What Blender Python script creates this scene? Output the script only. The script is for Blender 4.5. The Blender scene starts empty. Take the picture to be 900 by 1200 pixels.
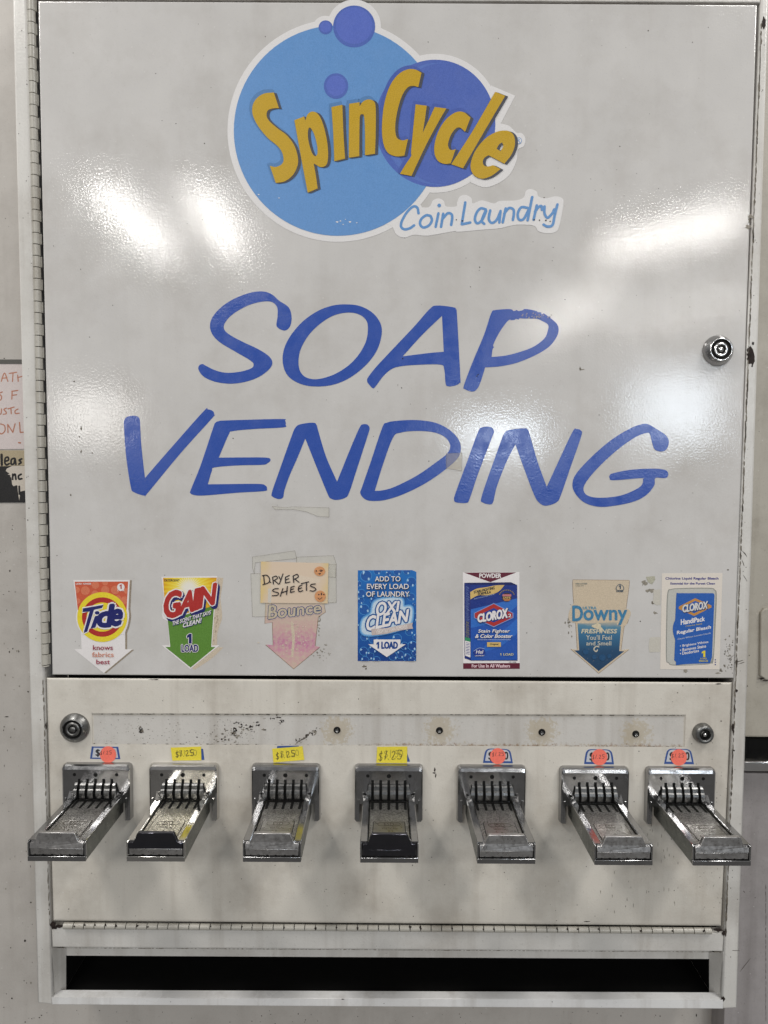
import bpy, bmesh, math, random
from mathutils import Vector, Matrix
from mathutils.geometry import tessellate_polygon
random.seed(7)
R = random.Random(11)
scene = bpy.context.scene
COL = scene.collection

# ------------------------------------------------------------------ camera
F = 840.0                      # focal length in photo pixels (photo is 900 x 1200)
TH, RO = math.atan(48.0 / F), 0.0052
w0 = Vector((0, math.cos(TH), -math.sin(TH)))
d0 = Vector((0, -math.sin(TH), -math.cos(TH)))
r0 = Vector((1, 0, 0))
CR = r0 * math.cos(RO) - d0 * math.sin(RO)
CD = r0 * math.sin(RO) + d0 * math.cos(RO)
CW = w0
CAM = -CW * 0.84
FOOT_Z = CAM.z

def P(px, py, Y=0.0):
    """point of the place that the photograph shows at (px, py) on the plane y = Y"""
    d = CW + CR * ((px - 450.0) / F) + CD * ((py - 600.0) / F)
    return CAM + d * ((Y - CAM.y) / d.y)

cam_d = bpy.data.cameras.new('camera')
cam = bpy.data.objects.new('camera', cam_d); COL.objects.link(cam)
cam_d.sensor_fit = 'HORIZONTAL'; cam_d.sensor_width = 36.0; cam_d.lens = 36.0 * F / 900.0
cam_d.clip_start = 0.01; cam_d.clip_end = 100
M3 = Matrix((CR, -CD, -CW)).transposed()
cam.matrix_world = Matrix.Translation(CAM) @ M3.to_4x4()
scene.camera = cam

# ------------------------------------------------------------------ materials
def srgb(r, g, b):
    f = lambda c: (c / 12.92) if c <= 0.04045 else ((c + 0.055) / 1.055) ** 2.4
    return (f(r / 255), f(g / 255), f(b / 255), 1.0)

class NT:
    """small node-tree helper"""
    def __init__(self, name):
        m = bpy.data.materials.new(name); m.use_nodes = True
        self.m = m; self.t = m.node_tree; self.n = self.t.nodes; self.l = self.t.links
        self.b = self.n['Principled BSDF']
        self.g = self.n.new('ShaderNodeNewGeometry')
    def put(self, sock, v):
        if isinstance(v, bpy.types.NodeSocket): self.l.new(v, sock)
        elif v is not None: sock.default_value = v
    def pos(self, sx=1, sy=1, sz=1):
        k = self.n.new('ShaderNodeVectorMath'); k.operation = 'MULTIPLY'
        self.l.new(self.g.outputs['Position'], k.inputs[0]); k.inputs[1].default_value = (sx, sy, sz)
        return k.outputs[0]
    def noise(self, scale, detail=3, rough=0.55, vec=None, dist=0.0):
        k = self.n.new('ShaderNodeTexNoise'); k.inputs['Scale'].default_value = scale
        k.inputs['Detail'].default_value = detail; k.inputs['Roughness'].default_value = rough
        k.inputs['Distortion'].default_value = dist
        self.l.new(vec if vec is not None else self.g.outputs['Position'], k.inputs['Vector'])
        return k.outputs['Fac']
    def voronoi(self, scale, vec=None, out='Distance'):
        k = self.n.new('ShaderNodeTexVoronoi'); k.inputs['Scale'].default_value = scale
        self.l.new(vec if vec is not None else self.g.outputs['Position'], k.inputs['Vector'])
        return k.outputs[out]
    def map(self, v, a, b, c=0.0, d=1.0):
        k = self.n.new('ShaderNodeMapRange'); k.clamp = True
        self.l.new(v, k.inputs['Value'])
        for i, x in zip(('From Min', 'From Max', 'To Min', 'To Max'), (a, b, c, d)): self.put(k.inputs[i], x)
        return k.outputs['Result']
    def math(self, op, a, b=None, clamp=False):
        k = self.n.new('ShaderNodeMath'); k.operation = op; k.use_clamp = clamp
        self.put(k.inputs[0], a); self.put(k.inputs[1], b)
        return k.outputs[0]
    def mix(self, f, a, b):
        k = self.n.new('ShaderNodeMix'); k.data_type = 'RGBA'
        self.put(k.inputs[0], f); self.put(k.inputs[6], a); self.put(k.inputs[7], b)
        return k.outputs[2]
    def ramp(self, v, stops):
        k = self.n.new('ShaderNodeValToRGB'); e = k.color_ramp.elements
        while len(e) < len(stops): e.new(0.5)
        for x, (p, c) in zip(e, stops): x.position = p; x.color = c
        self.l.new(v, k.inputs[0]); return k.outputs[0]
    def sep(self):
        k = self.n.new('ShaderNodeSeparateXYZ'); self.l.new(self.g.outputs['Position'], k.inputs[0])
        return k.outputs
    def dist(self, p):
        k = self.n.new('ShaderNodeVectorMath'); k.operation = 'DISTANCE'
        self.l.new(self.g.outputs['Position'], k.inputs[0]); k.inputs[1].default_value = p
        return k.outputs['Value']
    def bump(self, h, strength, distance):
        k = self.n.new('ShaderNodeBump'); k.inputs['Strength'].default_value = strength
        k.inputs['Distance'].default_value = distance
        self.l.new(h, k.inputs['Height']); self.l.new(k.outputs[0], self.b.inputs['Normal'])
    def set(self, **kw):
        names = dict(color='Base Color', rough='Roughness', metal='Metallic', coat='Coat Weight',
                     coatr='Coat Roughness', spec='Specular IOR Level', alpha='Alpha')
        for k, v in kw.items(): self.put(self.b.inputs[names[k]], v)
        return self.m

_ink = {}
def ink(r, g, b, rough=0.42, var=0.08, spec=0.4):
    """printed vinyl of one colour, slightly uneven and worn"""
    k = (r, g, b, rough, var, spec)
    if k in _ink: return _ink[k]
    t = NT('printed_vinyl'); c = srgb(r, g, b)
    dk = tuple(x * (1 - var * 1.6) for x in c[:3]) + (1,)
    lt = tuple(min(1, x * (1 + var) + 0.012) for x in c[:3]) + (1,)
    f = t.map(t.noise(900, 2), 0.3, 0.7)
    base = t.mix(f, dk, lt)
    base = t.mix(t.math('MULTIPLY', t.map(t.noise(45, 4), 0.5, 0.8), 0.03), base, srgb(150, 142, 130))
    t.set(color=base, rough=t.map(t.noise(70, 3), 0.3, 0.7, rough - 0.08, rough + 0.1), spec=spec)
    t.bump(t.noise(420, 2), 0.3, 0.00035)
    _ink[k] = t.m
    return t.m

def painted_metal(name, col, grime, grime_amt, rough=0.3, peel=0.2, speck=1.0, streak=0.3, dirtscale=9):
    """old glossy enamel on sheet steel: orange peel, specks, grime"""
    t = NT(name)
    base = t.mix(t.map(t.noise(14, 5, 0.6), 0.35, 0.68), tuple(x * 0.93 for x in col[:3]) + (1,), col)
    dirt = t.math('MULTIPLY', t.map(t.noise(dirtscale, 6, 0.68), 0.47, 0.75), grime_amt)
    base = t.mix(dirt, base, grime)
    st = t.math('MULTIPLY', t.map(t.noise(38, 4, 0.6, t.pos(1, 1, 0.06)), 0.52, 0.74), streak)
    base = t.mix(st, base, grime)
    sc = t.math('MULTIPLY', t.map(t.noise(420, 3, 0.7), 0.60, 0.78), 0.40 * speck)
    base = t.mix(sc, base, tuple(x * 0.35 for x in grime[:3]) + (1,))
    vo = t.voronoi(95)
    sp = t.math('MULTIPLY', t.map(vo, 0.045, 0.075, 1, 0), t.map(t.noise(23, 3), 0.55, 0.60))
    base = t.mix(t.math('MULTIPLY', sp, 0.75 * speck), base, (0.05, 0.04, 0.032, 1))
    vl = t.voronoi(60)
    lp = t.math('MULTIPLY', t.map(vl, 0.03, 0.07, 1, 0), 0.35)
    base = t.mix(lp, base, (0.78, 0.77, 0.75, 1))
    t.set(color=base, rough=t.map(t.noise(11, 4), 0.3, 0.7, rough - 0.025, rough + 0.04), spec=0.5)
    h = t.math('ADD', t.math('MULTIPLY', t.noise(420, 2.0, 0.5), 1.0), t.math('MULTIPLY', t.noise(9, 2), 2.0))
    t.bump(h, peel * 2, 0.0005)
    return t

GRIME = srgb(128, 116, 100)
m_door = painted_metal('white_enamel', (0.640, 0.625, 0.610, 1), GRIME, 0.24, rough=0.085, peel=0.073, speck=0.55, streak=0.06).m
m_frame = painted_metal('frame_enamel', (0.68, 0.665, 0.635, 1), GRIME, 0.35, rough=0.25, peel=0.14, speck=0.8).m
m_sash = painted_metal('beige_enamel', (0.70, 0.665, 0.60, 1), srgb(120, 104, 84), 0.40, rough=0.40, peel=0.14, speck=1.0, streak=0.22).m
m_lip = painted_metal('lip_enamel', (0.80, 0.80, 0.80, 1), GRIME, 0.2, rough=0.25, peel=0.08, speck=0.4).m
m_hinge = painted_metal('hinge_enamel', (0.50, 0.48, 0.43, 1), GRIME, 0.5, rough=0.3, peel=0.1, speck=1.2).m
m_wall = painted_metal('wall_paint', (0.54, 0.51, 0.475, 1), srgb(120, 110, 100), 0.3, rough=0.55, peel=0.10, speck=1.0, streak=0.15).m
m_near = painted_metal('neighbour_enamel', (0.47, 0.44, 0.38, 1), srgb(110, 98, 82), 0.5, rough=0.35, peel=0.1).m
m_grey = painted_metal('grey_enamel', (0.38, 0.355, 0.355, 1), srgb(92, 86, 82), 0.4, rough=0.5, peel=0.1).m

def plain(name, c, rough=0.5, metal=0.0, spec=0.5, n=60, amt=0.25):
    t = NT(name)
    base = t.mix(t.map(t.noise(n, 4), 0.3, 0.7), tuple(x * (1 - amt) for x in c[:3]) + (1,), c)
    return t.set(color=base, rough=rough, metal=metal, spec=spec)
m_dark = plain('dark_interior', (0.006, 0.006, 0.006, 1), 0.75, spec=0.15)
m_black = plain('black_gap', (0.006, 0.006, 0.006, 1), 0.6, spec=0.2)
m_rust = plain('rust', (0.022, 0.011, 0.008, 1), 0.8, n=300, amt=0.6)
m_grime = plain('grime', (0.085, 0.070, 0.055, 1), 0.8, n=500, amt=0.6)
m_grimel = plain('pale_grime', (0.20, 0.175, 0.14, 1), 0.8, n=500, amt=0.5)

def metal(name, c, rough, scratch, n=220, bump=0.1, tarn=0.5):
    t = NT(name)
    tn = t.math('MULTIPLY', t.map(t.noise(85, 6, 0.7), 0.42, 0.72), tarn)
    base = t.mix(tn, c, tuple(x * 0.45 for x in c[:3]) + (1,))
    gr_ = t.map(t.noise(700, 2, 0.6), 0.42, 0.58)
    if scratch > .75: base = t.mix(t.math('MULTIPLY', gr_, .8), base, tuple(x * .22 for x in c[:3]) + (1,))
    pit = t.map(t.noise(900, 3, 0.7), 0.60, 0.72)
    base = t.mix(t.math('MULTIPLY', pit, scratch), base, (0.05, 0.048, 0.045, 1))
    t.set(color=base, metal=1.0, rough=t.map(t.noise(n, 5, 0.7), 0.3, 0.7, rough * 0.6, rough * 1.5))
    t.bump(t.noise(n * 2, 4, 0.7), bump, 0.001)
    return t.m
m_chrome = metal('worn_chrome', (0.40, 0.40, 0.405, 1), 0.15, 0.2, n=90, bump=0.02, tarn=0.25)
m_chrome2 = metal('polished_chrome', (0.62, 0.61, 0.59, 1), 0.10, 0.15, bump=0.015, tarn=0.2)
m_cast = metal('cast_tray_metal', (0.52, 0.51, 0.49, 1), 0.42, 0.8, n=520, bump=0.35)
m_cast2 = metal('bright_tray_metal', (0.80, 0.77, 0.68, 1), 0.28, 0.3, n=520, bump=0.45)
m_side = metal('dull_side_metal', (0.26, 0.27, 0.255, 1), 0.34, 0.4, n=160, bump=0.05)
m_front = metal('brushed_front_metal', (0.56, 0.55, 0.545, 1), 0.34, 0.45, n=300, bump=0.04)
m_faint = plain('faint_grime', (0.33, 0.30, 0.25, 1), 0.7, n=500, amt=0.4)
m_hump = metal('satin_guide_metal', (0.20, 0.20, 0.198, 1), 0.34, 0.2, bump=0.04, tarn=0.3)
m_label = metal('label_plate_metal', (0.36, 0.35, 0.33, 1), 0.34, 0.4, n=300, bump=0.1)
m_lock = metal('lock_metal', (0.24, 0.24, 0.235, 1), 0.36, 0.6)
m_collar = metal('lock_collar_chrome', (0.42, 0.42, 0.42, 1), 0.22, 0.2, bump=0.02, tarn=0.2)
m_steel = metal('bright_lock_chrome', (0.80, 0.80, 0.80, 1), 0.15, 0.1, bump=0.02, tarn=0.1)

# recessed strip: bare white paint with rust haloes round four of the holes
def strip_mat(holes):
    t = painted_metal('strip_enamel', (0.62, 0.60, 0.57, 1), GRIME, 0.25, rough=0.36, peel=0.12, speck=1.0)
    base = t.b.inputs['Base Color'].links[0].from_socket
    f = None
    for p in holes:
        k = t.map(t.dist(p), 0.004, 0.036, 1, 0)
        f = k if f is None else t.math('MAXIMUM', f, k)
    x, y, z = t.sep()
    low = t.map(z, holes[0].z - 0.006, holes[0].z - 0.018, 0, 0.55)
    low = t.math('MULTIPLY', low, t.map(x, -0.10, 0.0, 0.0, 1.0))
    f = t.math('MAXIMUM', f, low)
    nz = t.map(t.noise(300, 4, 0.7), 0.25, 0.75)
    stain = t.map(t.math('ADD', f, t.math('MULTIPLY', nz, 0.9)), 0.98, 1.16)
    base = t.mix(t.math('MULTIPLY', stain, 0.48), base, srgb(176, 160, 126))
    rust = t.map(t.math('ADD', low, t.math('MULTIPLY', t.noise(260, 5, 0.7), 1.0)), 0.98, 1.10)
    base = t.mix(t.math('MULTIPLY', rust, 0.6), base, srgb(124, 84, 40))
    t.set(color=base)
    return t.m

# ------------------------------------------------------------------ mesh helpers
def tag(o, label=None, cat=None, group=None, kind=None):
    if label: o['label'] = label
    if cat: o['category'] = cat
    if group: o['group'] = group
    if kind: o['kind'] = kind
    return o

def empty(name, loc, parent=None):
    o = bpy.data.objects.new(name, None); COL.objects.link(o); o.empty_display_size = 0.02
    if parent is not None:
        o.parent = parent; o.location = loc - wl(parent)
    else: o.location = loc
    return o

def wl(o):
    v = Vector(o.location)
    while o.parent: o = o.parent; v += Vector(o.location)
    return v

def link(name, me, parent=None, origin=None):
    """put the object's origin at its own centre"""
    if origin is None:
        vs = [v.co for v in me.vertices]
        lo = Vector([min(v[i] for v in vs) for i in range(3)]); hi = Vector([max(v[i] for v in vs) for i in range(3)])
        origin = (lo + hi) / 2
    me.transform(Matrix.Translation(-origin))
    o = bpy.data.objects.new(name, me); COL.objects.link(o)
    if parent is not None:
        o.parent = parent; o.location = origin - wl(parent)
    else: o.location = origin
    return o

class MB:
    def __init__(self):
        self.bm = bmesh.new(); self.mats = []
    def mi(self, m):
        if m not in self.mats: self.mats.append(m)
        return self.mats.index(m)
    def face(self, pts, m):
        vs = [self.bm.verts.new(p) for p in pts]
        f = self.bm.faces.new(vs); f.material_index = self.mi(m); return f
    def prism(self, front, back, m, bevel=0.0, segs=2, caps=True):
        """front and back: loops with the same number of points"""
        n = len(front)
        a = [self.bm.verts.new(p) for p in front]; b = [self.bm.verts.new(p) for p in back]
        fs = []
        if caps: fs += [self.bm.faces.new(a), self.bm.faces.new(b[::-1])]
        for i in range(n): fs.append(self.bm.faces.new((a[i], b[i], b[(i + 1) % n], a[(i + 1) % n])))
        k = self.mi(m)
        for f in fs: f.material_index = k
        bmesh.ops.recalc_face_normals(self.bm, faces=fs)
        if bevel:
            es = [self.bm.edges.get((a[i], a[(i + 1) % n])) for i in range(n)]
            r = bmesh.ops.bevel(self.bm, geom=es, offset=bevel, segments=segs, profile=0.5, affect='EDGES')
            for f in r['faces']: f.material_index = k; f.smooth = True
        return a
    def box(self, lo, hi, m, bevel=0.0, segs=2):
        x0, y0, z0 = lo; x1, y1, z1 = hi
        fr = [(x0, y0, z1), (x1, y0, z1), (x1, y0, z0), (x0, y0, z0)]
        bk = [(x0, y1, z1), (x1, y1, z1), (x1, y1, z0), (x0, y1, z0)]
        n = len(fr)
        a = [self.bm.verts.new(p) for p in fr]; b = [self.bm.verts.new(p) for p in bk]
        fs = [self.bm.faces.new(a), self.bm.faces.new(b[::-1])]
        for i in range(4): fs.append(self.bm.faces.new((a[i], b[i], b[(i + 1) % n], a[(i + 1) % n])))
        k = self.mi(m)
        for f in fs: f.material_index = k
        bmesh.ops.recalc_face_normals(self.bm, faces=fs)
        if bevel:
            es = list({e for f in fs for e in f.edges})
            r = bmesh.ops.bevel(self.bm, geom=es, offset=bevel, segments=segs, profile=0.5, affect='EDGES')
            for f in r['faces']: f.material_index = k; f.smooth = True
    def quad(self, px, yf, yb, m, bevel=0.0, segs=3):
        """block whose front outline is seen at the photo pixels px on the plane yf"""
        fr = [P(x, y, yf) for x, y in px]
        self.prism(fr, [Vector((p.x, yb, p.z)) for p in fr], m, bevel, segs)
    def lathe(self, c, prof, m, n=40, axis='y', ms=None):
        """rings (radius, distance out of the panel) round a line through c along -y"""
        k = self.mi(m); rings = []
        for r, h in prof:
            rings.append([self.bm.verts.new((c.x + r * math.cos(2 * math.pi * i / n), c.y - h, c.z + r * math.sin(2 * math.pi * i / n))) for i in range(n)])
        for j in range(len(rings) - 1):
            kk = self.mi(ms[j]) if ms else k
            for i in range(n):
                f = self.bm.faces.new((rings[j][i], rings[j][(i + 1) % n], rings[j + 1][(i + 1) % n], rings[j + 1][i]))
                f.material_index = kk; f.smooth = True
        f = self.bm.faces.new(rings[-1]); f.material_index = self.mi(ms[-1]) if ms else k
        return rings
    def build(self, name, parent=None, smooth_angle=None, origin=None, recalc=True):
        if recalc: bmesh.ops.recalc_face_normals(self.bm, faces=self.bm.faces[:])
        me = bpy.data.meshes.new(name); self.bm.to_mesh(me); self.bm.free()
        for m in self.mats: me.materials.append(m)
        return link(name, me, parent, origin)

# ---- 2D outlines
def cr(pts, closed, n=7):
    """Catmull-Rom through the points"""
    m = len(pts); out = []
    if m < 3 and not closed: return list(pts)
    rng = m if closed else m - 1
    for i in range(rng):
        if closed: p = [pts[(i + k - 1) % m] for k in range(4)]
        else:
            p0 = pts[i - 1] if i > 0 else [2 * a - b for a, b in zip(pts[0], pts[1])]
            p3 = pts[i + 2] if i + 2 < m else [2 * a - b for a, b in zip(pts[-1], pts[-2])]
            p = [p0, pts[i], pts[i + 1], p3]
        for s in range(n):
            t = s / n
            out.append(tuple(0.5 * (2 * b + (c - a) * t + (2 * a - 5 * b + 4 * c - d) * t * t + (3 * b - a - 3 * c + d) * t ** 3)
                             for a, b, c, d in zip(*p)))
    if not closed: out.append(tuple(pts[-1]))
    return out

def outline(pts, n=6):
    """closed outline; a third value marks a corner"""
    cs = [i for i, p in enumerate(pts) if len(p) > 2]
    q = [(p[0], p[1]) for p in pts]
    if not cs: return cr(q, True, n)
    out = []
    for a, b in zip(cs, cs[1:] + [cs[0] + len(q)]):
        seg = [q[i % len(q)] for i in range(a, b + 1)]
        out += cr(seg, False, n)[:-1]
    return out

def circ(cx, cy, rx, ry=None, n=48, a0=0):
    ry = rx if ry is None else ry
    return [(cx + rx * math.cos(2 * math.pi * i / n + a0), cy + ry * math.sin(2 * math.pi * i / n + a0)) for i in range(n)]

def blob(cx, cy, rx, ry, n=12, j=0.35, rnd=R):
    return [(cx + rx * (1 + rnd.uniform(-j, j)) * math.cos(2 * math.pi * i / n), cy + ry * (1 + rnd.uniform(-j, j)) * math.sin(2 * math.pi * i / n)) for i in range(n)]

_txt = {}
def glyphs(s):
    key = s
    if key in _txt: return _txt[key]
    cu = bpy.data.curves.new('lettering', 'FONT'); cu.body = s; cu.resolution_u = 3
    o = bpy.data.objects.new('lettering', cu); COL.objects.link(o)
    bpy.context.view_layer.update()
    dg = bpy.context.evaluated_depsgraph_get()
    me = o.evaluated_get(dg).to_mesh()
    vs = [(v.co.x, v.co.y) for v in me.vertices]; fs = [tuple(p.vertices) for p in me.polygons]
    o.evaluated_get(dg).to_mesh_clear()
    bpy.data.objects.remove(o); bpy.data.curves.remove(cu)
    _txt[key] = (vs, fs); return _txt[key]

class Art:
    """flat printed sheet lying on a plane; coordinates are those of a photo crop (origin, scale)"""
    def __init__(self, ox=0, oy=0, s=1.0, base=0.0, dl=0.000015):
        self.ox, self.oy, self.s, self.base, self.dl = ox, oy, s, base, dl
        self.b = MB(); self.k = 0; self.step = 1.0
    def pt(self, x, y, h): return P(self.ox + x / self.s, self.oy + y / self.s, -h)
    def h(self, layer):
        if layer is None: self.k += self.step; layer = self.k
        return self.base + layer * self.dl
    def poly(self, pts, m, holes=(), layer=None, thick=None):
        h = self.h(layer)
        loops = [pts] + list(holes)
        v3 = [[Vector((x, y, 0)) for x, y in lp] for lp in loops]
        tri = tessellate_polygon(v3)
        vs = [self.b.bm.verts.new(self.pt(x, y, h)) for lp in loops for x, y in lp]
        k = self.b.mi(m); up = []
        for t in tri:
            try: f = self.b.bm.faces.new([vs[i] for i in t])
            except ValueError: continue
            f.material_index = k; up.append(f)
        if thick:
            i0 = 0
            for lp in loops:
                n = len(lp); lo = [self.b.bm.verts.new(v.co + Vector((0, thick, 0))) for v in vs[i0:i0 + n]]
                for i in range(n):
                    f = self.b.bm.faces.new((vs[i0 + i], vs[i0 + (i + 1) % n], lo[(i + 1) % n], lo[i])); f.material_index = k
                i0 += n
        return self
    def stroke(self, pts, wd, m, layer=None, n=6, smooth=True, taper=False):
        c = cr([tuple(p) for p in pts], False, n) if smooth and len(pts) > 2 else [tuple(p) for p in pts]
        L, Rr = [], []
        for i, p in enumerate(c):
            a, b = c[max(i - 1, 0)], c[min(i + 1, len(c) - 1)]
            dx, dy = b[0] - a[0], b[1] - a[1]; q = math.hypot(dx, dy) or 1
            w = wd / 2 * (1 if not taper else 0.6 + 0.4 * math.sin(math.pi * (i + 0.5) / len(c)))
            L.append((p[0] - dy / q * w, p[1] + dx / q * w)); Rr.append((p[0] + dy / q * w, p[1] - dx / q * w))
        self.step = 0.2
        h = self.h(layer); k = self.b.mi(m)
        va = [self.b.bm.verts.new(self.pt(x, y, h)) for x, y in L]; vb = [self.b.bm.verts.new(self.pt(x, y, h)) for x, y in Rr]
        for i in range(len(c) - 1):
            f = self.b.bm.faces.new((va[i], va[i + 1], vb[i + 1], vb[i])); f.material_index = k
        for e in (c[0], c[-1]): self.poly(circ(e[0], e[1], wd / 2 * (0.98 if not taper else 0.7), n=10), m)
        self.step = 1.0
        return self
    def text(self, s, q, m, off=0.0, layer=None, dx=0, dy=0):
        """s fills the quad q = TL, TR, BR, BL; off thickens the strokes"""
        if s == '1':      # a flagged figure one
            vs, fs = [(0, .70), (0, .50), (.14, .62), (.14, 0), (.30, 0), (.30, .86), (.18, .86)], [(0, 1, 2), (0, 2, 6), (2, 5, 6), (2, 3, 4), (2, 4, 5)]
        else: vs, fs = glyphs(s)
        x0, x1 = min(v[0] for v in vs), max(v[0] for v in vs); y0, y1 = min(v[1] for v in vs), max(v[1] for v in vs)
        h = self.h(layer); k = self.b.mi(m)
        hq = (abs(q[3][1] - q[0][1]) + abs(q[2][1] - q[1][1])) / 2
        t = off * 0.85 * hq / (y1 - y0)
        if t <= 0: sh_ = [(0, 0)]
        elif hq > 40: sh_ = [(0, 0)] + [(t * math.cos(a * math.pi / 4), t * math.sin(a * math.pi / 4)) for a in range(8)]
        else: sh_ = [(0, 0), (t, .5 * t), (-t, -.5 * t), (t, -.5 * t), (-t, .5 * t)]
        uv = []
        for x, y in vs:
            u, v = (x - x0) / (x1 - x0), (y1 - y) / (y1 - y0)
            uv.append(((1 - v) * ((1 - u) * q[0][0] + u * q[1][0]) + v * ((1 - u) * q[3][0] + u * q[2][0]),
                       (1 - v) * ((1 - u) * q[0][1] + u * q[1][1]) + v * ((1 - u) * q[3][1] + u * q[2][1])))
        for n, (ex, ey) in enumerate(sh_):
            out = [self.b.bm.verts.new(self.pt(X + dx + ex, Y + dy + ey, h + n * 1.2e-6)) for X, Y in uv]
            for f in fs:
                try: g = self.b.bm.faces.new([out[i] for i in f]); g.material_index = k
                except ValueError: pass
        return self
    def build(self, name, parent=None):
        bm = self.b.bm
        for f in bm.faces: f.normal_update()
        flip = [f for f in bm.faces if f.normal.y > 0.5]
        bmesh.ops.reverse_faces(bm, faces=flip)
        return self.b.build(name, parent, recalc=False)

def rect(x0, y0, x1, y1, sl=0.0):
    """axis rectangle as TL TR BR BL with a slant of the text"""
    return [(x0 + sl, y0), (x1 + sl, y0), (x1, y1), (x0, y1)]
# ------------------------------------------------------------------ the vending machine
machine = empty('soap_vending_machine', P(452, 1180, 0.03))
tag(machine, 'white wall mounted soap vending machine with seven chrome coin slides', 'vending machine')

def L(a, b, y):           # x on the line a-b (photo px) at height y
    return a[0] + (b[0] - a[0]) * (y - a[1]) / (b[1] - a[1])
OL = ((14, 0), (43.7, 1175)); OR = ((901.5, 0), (864.3, 1181))
IL = ((31, 0), (60.3, 1110)); IR = ((891.5, 5), (848, 1110))
f = MB()
f.quad([(L(*OL, -60), -60), (L(*IL, -60), -60), (L(*IL, 1178), 1178), (L(*OL, 1176), 1176)], 0, 0.03, m_frame, 0.0025)
f.quad([(L(*IR, -60), -60), (L(*OR, -60), -60), (L(*OR, 1182), 1182), (L(*IR, 1183), 1183)], 0, 0.03, m_frame, 0.0028)
f.quad([(L(*IL, -60) + .6, -60), (L(*IR, -60) - .6, -60), (L(*IR, 2) - .6, 2.6), (L(*IL, -2) + .6, -2)], 0.0004, 0.03, m_frame, 0.001)
f.quad([(60.6, 1086.5), (L(*IR, 1094) - .5, 1093.5), (847.3, 1115), (61.0, 1110)], 0.0006, 0.012, m_frame, 0.0012)
# cabinet shell behind the frame
c0 = P(L(*OL, -60), -60); c1 = P(L(*OR, 1181), 1181); c2 = P(L(*OL, 1176), 1176); c3 = P(L(*OR, -60), -60)
def sheet(mb, a, b, y0, y1, m, t=0.0012):
    n = (b - a).cross(Vector((0, 1, 0))).normalized() * t
    mb.prism([Vector((p.x, y0, p.z)) for p in (a, b, b + n, a + n)], [Vector((p.x, y1, p.z)) for p in (a, b, b + n, a + n)], m)
for a, b in ((c0, c2), (c3, c1)): sheet(f, a + Vector((0.001 if a is c0 else -0.001, 0, 0)), b + Vector((0.001 if a is c0 else -0.001, 0, 0)), 0.030, 0.098, m_frame)
f.box((c2.x + .003, 0.030, c2.z - .0062), (c1.x - .003, 0.098, c2.z - .0048), m_frame)
f.box((c2.x + .0035, 0.0962, c2.z + .003), (c1.x - .0035, 0.0975, c0.z), m_dark)
f.box((c2.x + .02, 0.060, P(0, 1060).z), (c1.x - .02, 0.062, c0.z), m_dark)
f.quad([(52, 1072), (860, 1078), (856, 1090), (56, 1084)], 0.0208, 0.06, m_dark)
def chip(mb, x, y, rx, ry, m, Y=-0.00012, n=11, j=0.4, ang=0.0):
    pts = blob(0, 0, rx, ry, n, j)
    c, s = math.cos(ang), math.sin(ang)
    mb.face([P(x + a * c - b * s, y + a * s + b * c, Y) for a, b in pts], m)
for x, y, rx, ry in ((895, 27, 2.2, 7), (880.2, 418, 4.8, 9.5), (878.5, 412, 3, 6), (882.5, 402.5, 1.6, 1.8), (881.5, 429, 1.0, 1), (863.3, 809.5, 1.4, 1.8), (858.8, 853, 1.5, 5.5),
                     (860.2, 879.5, .8, 1), (876, 804, .6, .7), (878, 768, .6, .6), (54, 850.5, .9, 4.0)):
    chip(f, x, y, rx, ry, m_rust, n=20, j=.28)
for i in range(60):
    s = R.random() < .5; y = R.uniform(20, 1170)
    x = L(*(OL if s else OR), y) + (R.uniform(3, 16) if s else -R.uniform(3, 14))
    chip(f, x, y, R.uniform(.25, .7), R.uniform(.25, .8), m_grime)
for x, y, l, a in ((872, 648, 4, .9), (871, 660, 4, 1.2), (874, 650, 3, 1.1), (873, 677, 4, 1.0), (866, 775, 5, -.3), (869, 777, 4, -.3), (862, 1114, 5, .05), (850, 1093, 3, 1.4)):
    chip(f, x, y, l, .35, m_grime, ang=a)
for y in range(30, 1100, 9):       # brown grime in the joint beside the right rail
    chip(f, L(*IR, y) + R.uniform(1.6, 2.2), y, R.uniform(.4, 1.1), R.uniform(3, 8), m_grimel if R.random() < .7 else m_grime)
for y in range(800, 1085, 10):
    chip(f, L(*IL, y) - R.uniform(1.2, 2.0), y, R.uniform(.3, .8), R.uniform(2, 7), m_grimel)
for x, y, rx, ry in ((62, 1084, 3, 4), (65, 1087.5, 2.5, 2), (70, 1085, 4, 2), (842, 1090, 5, 2.2), (848, 1093, 2, 3), (62, 1171, 1, 4.5), (847, 1171, 2.2, 3.5), (845, 1178, 1.2, 1.2)):
    chip(f, x, y, rx, ry, m_rust)
for x in range(64, 846, 5):
    chip(f, x, 1110.6 + (x - 61) * .0064, R.uniform(1, 4), R.uniform(.2, .5), m_grimel, Y=-0.0)
f.build('cabinet_frame', machine)

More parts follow.
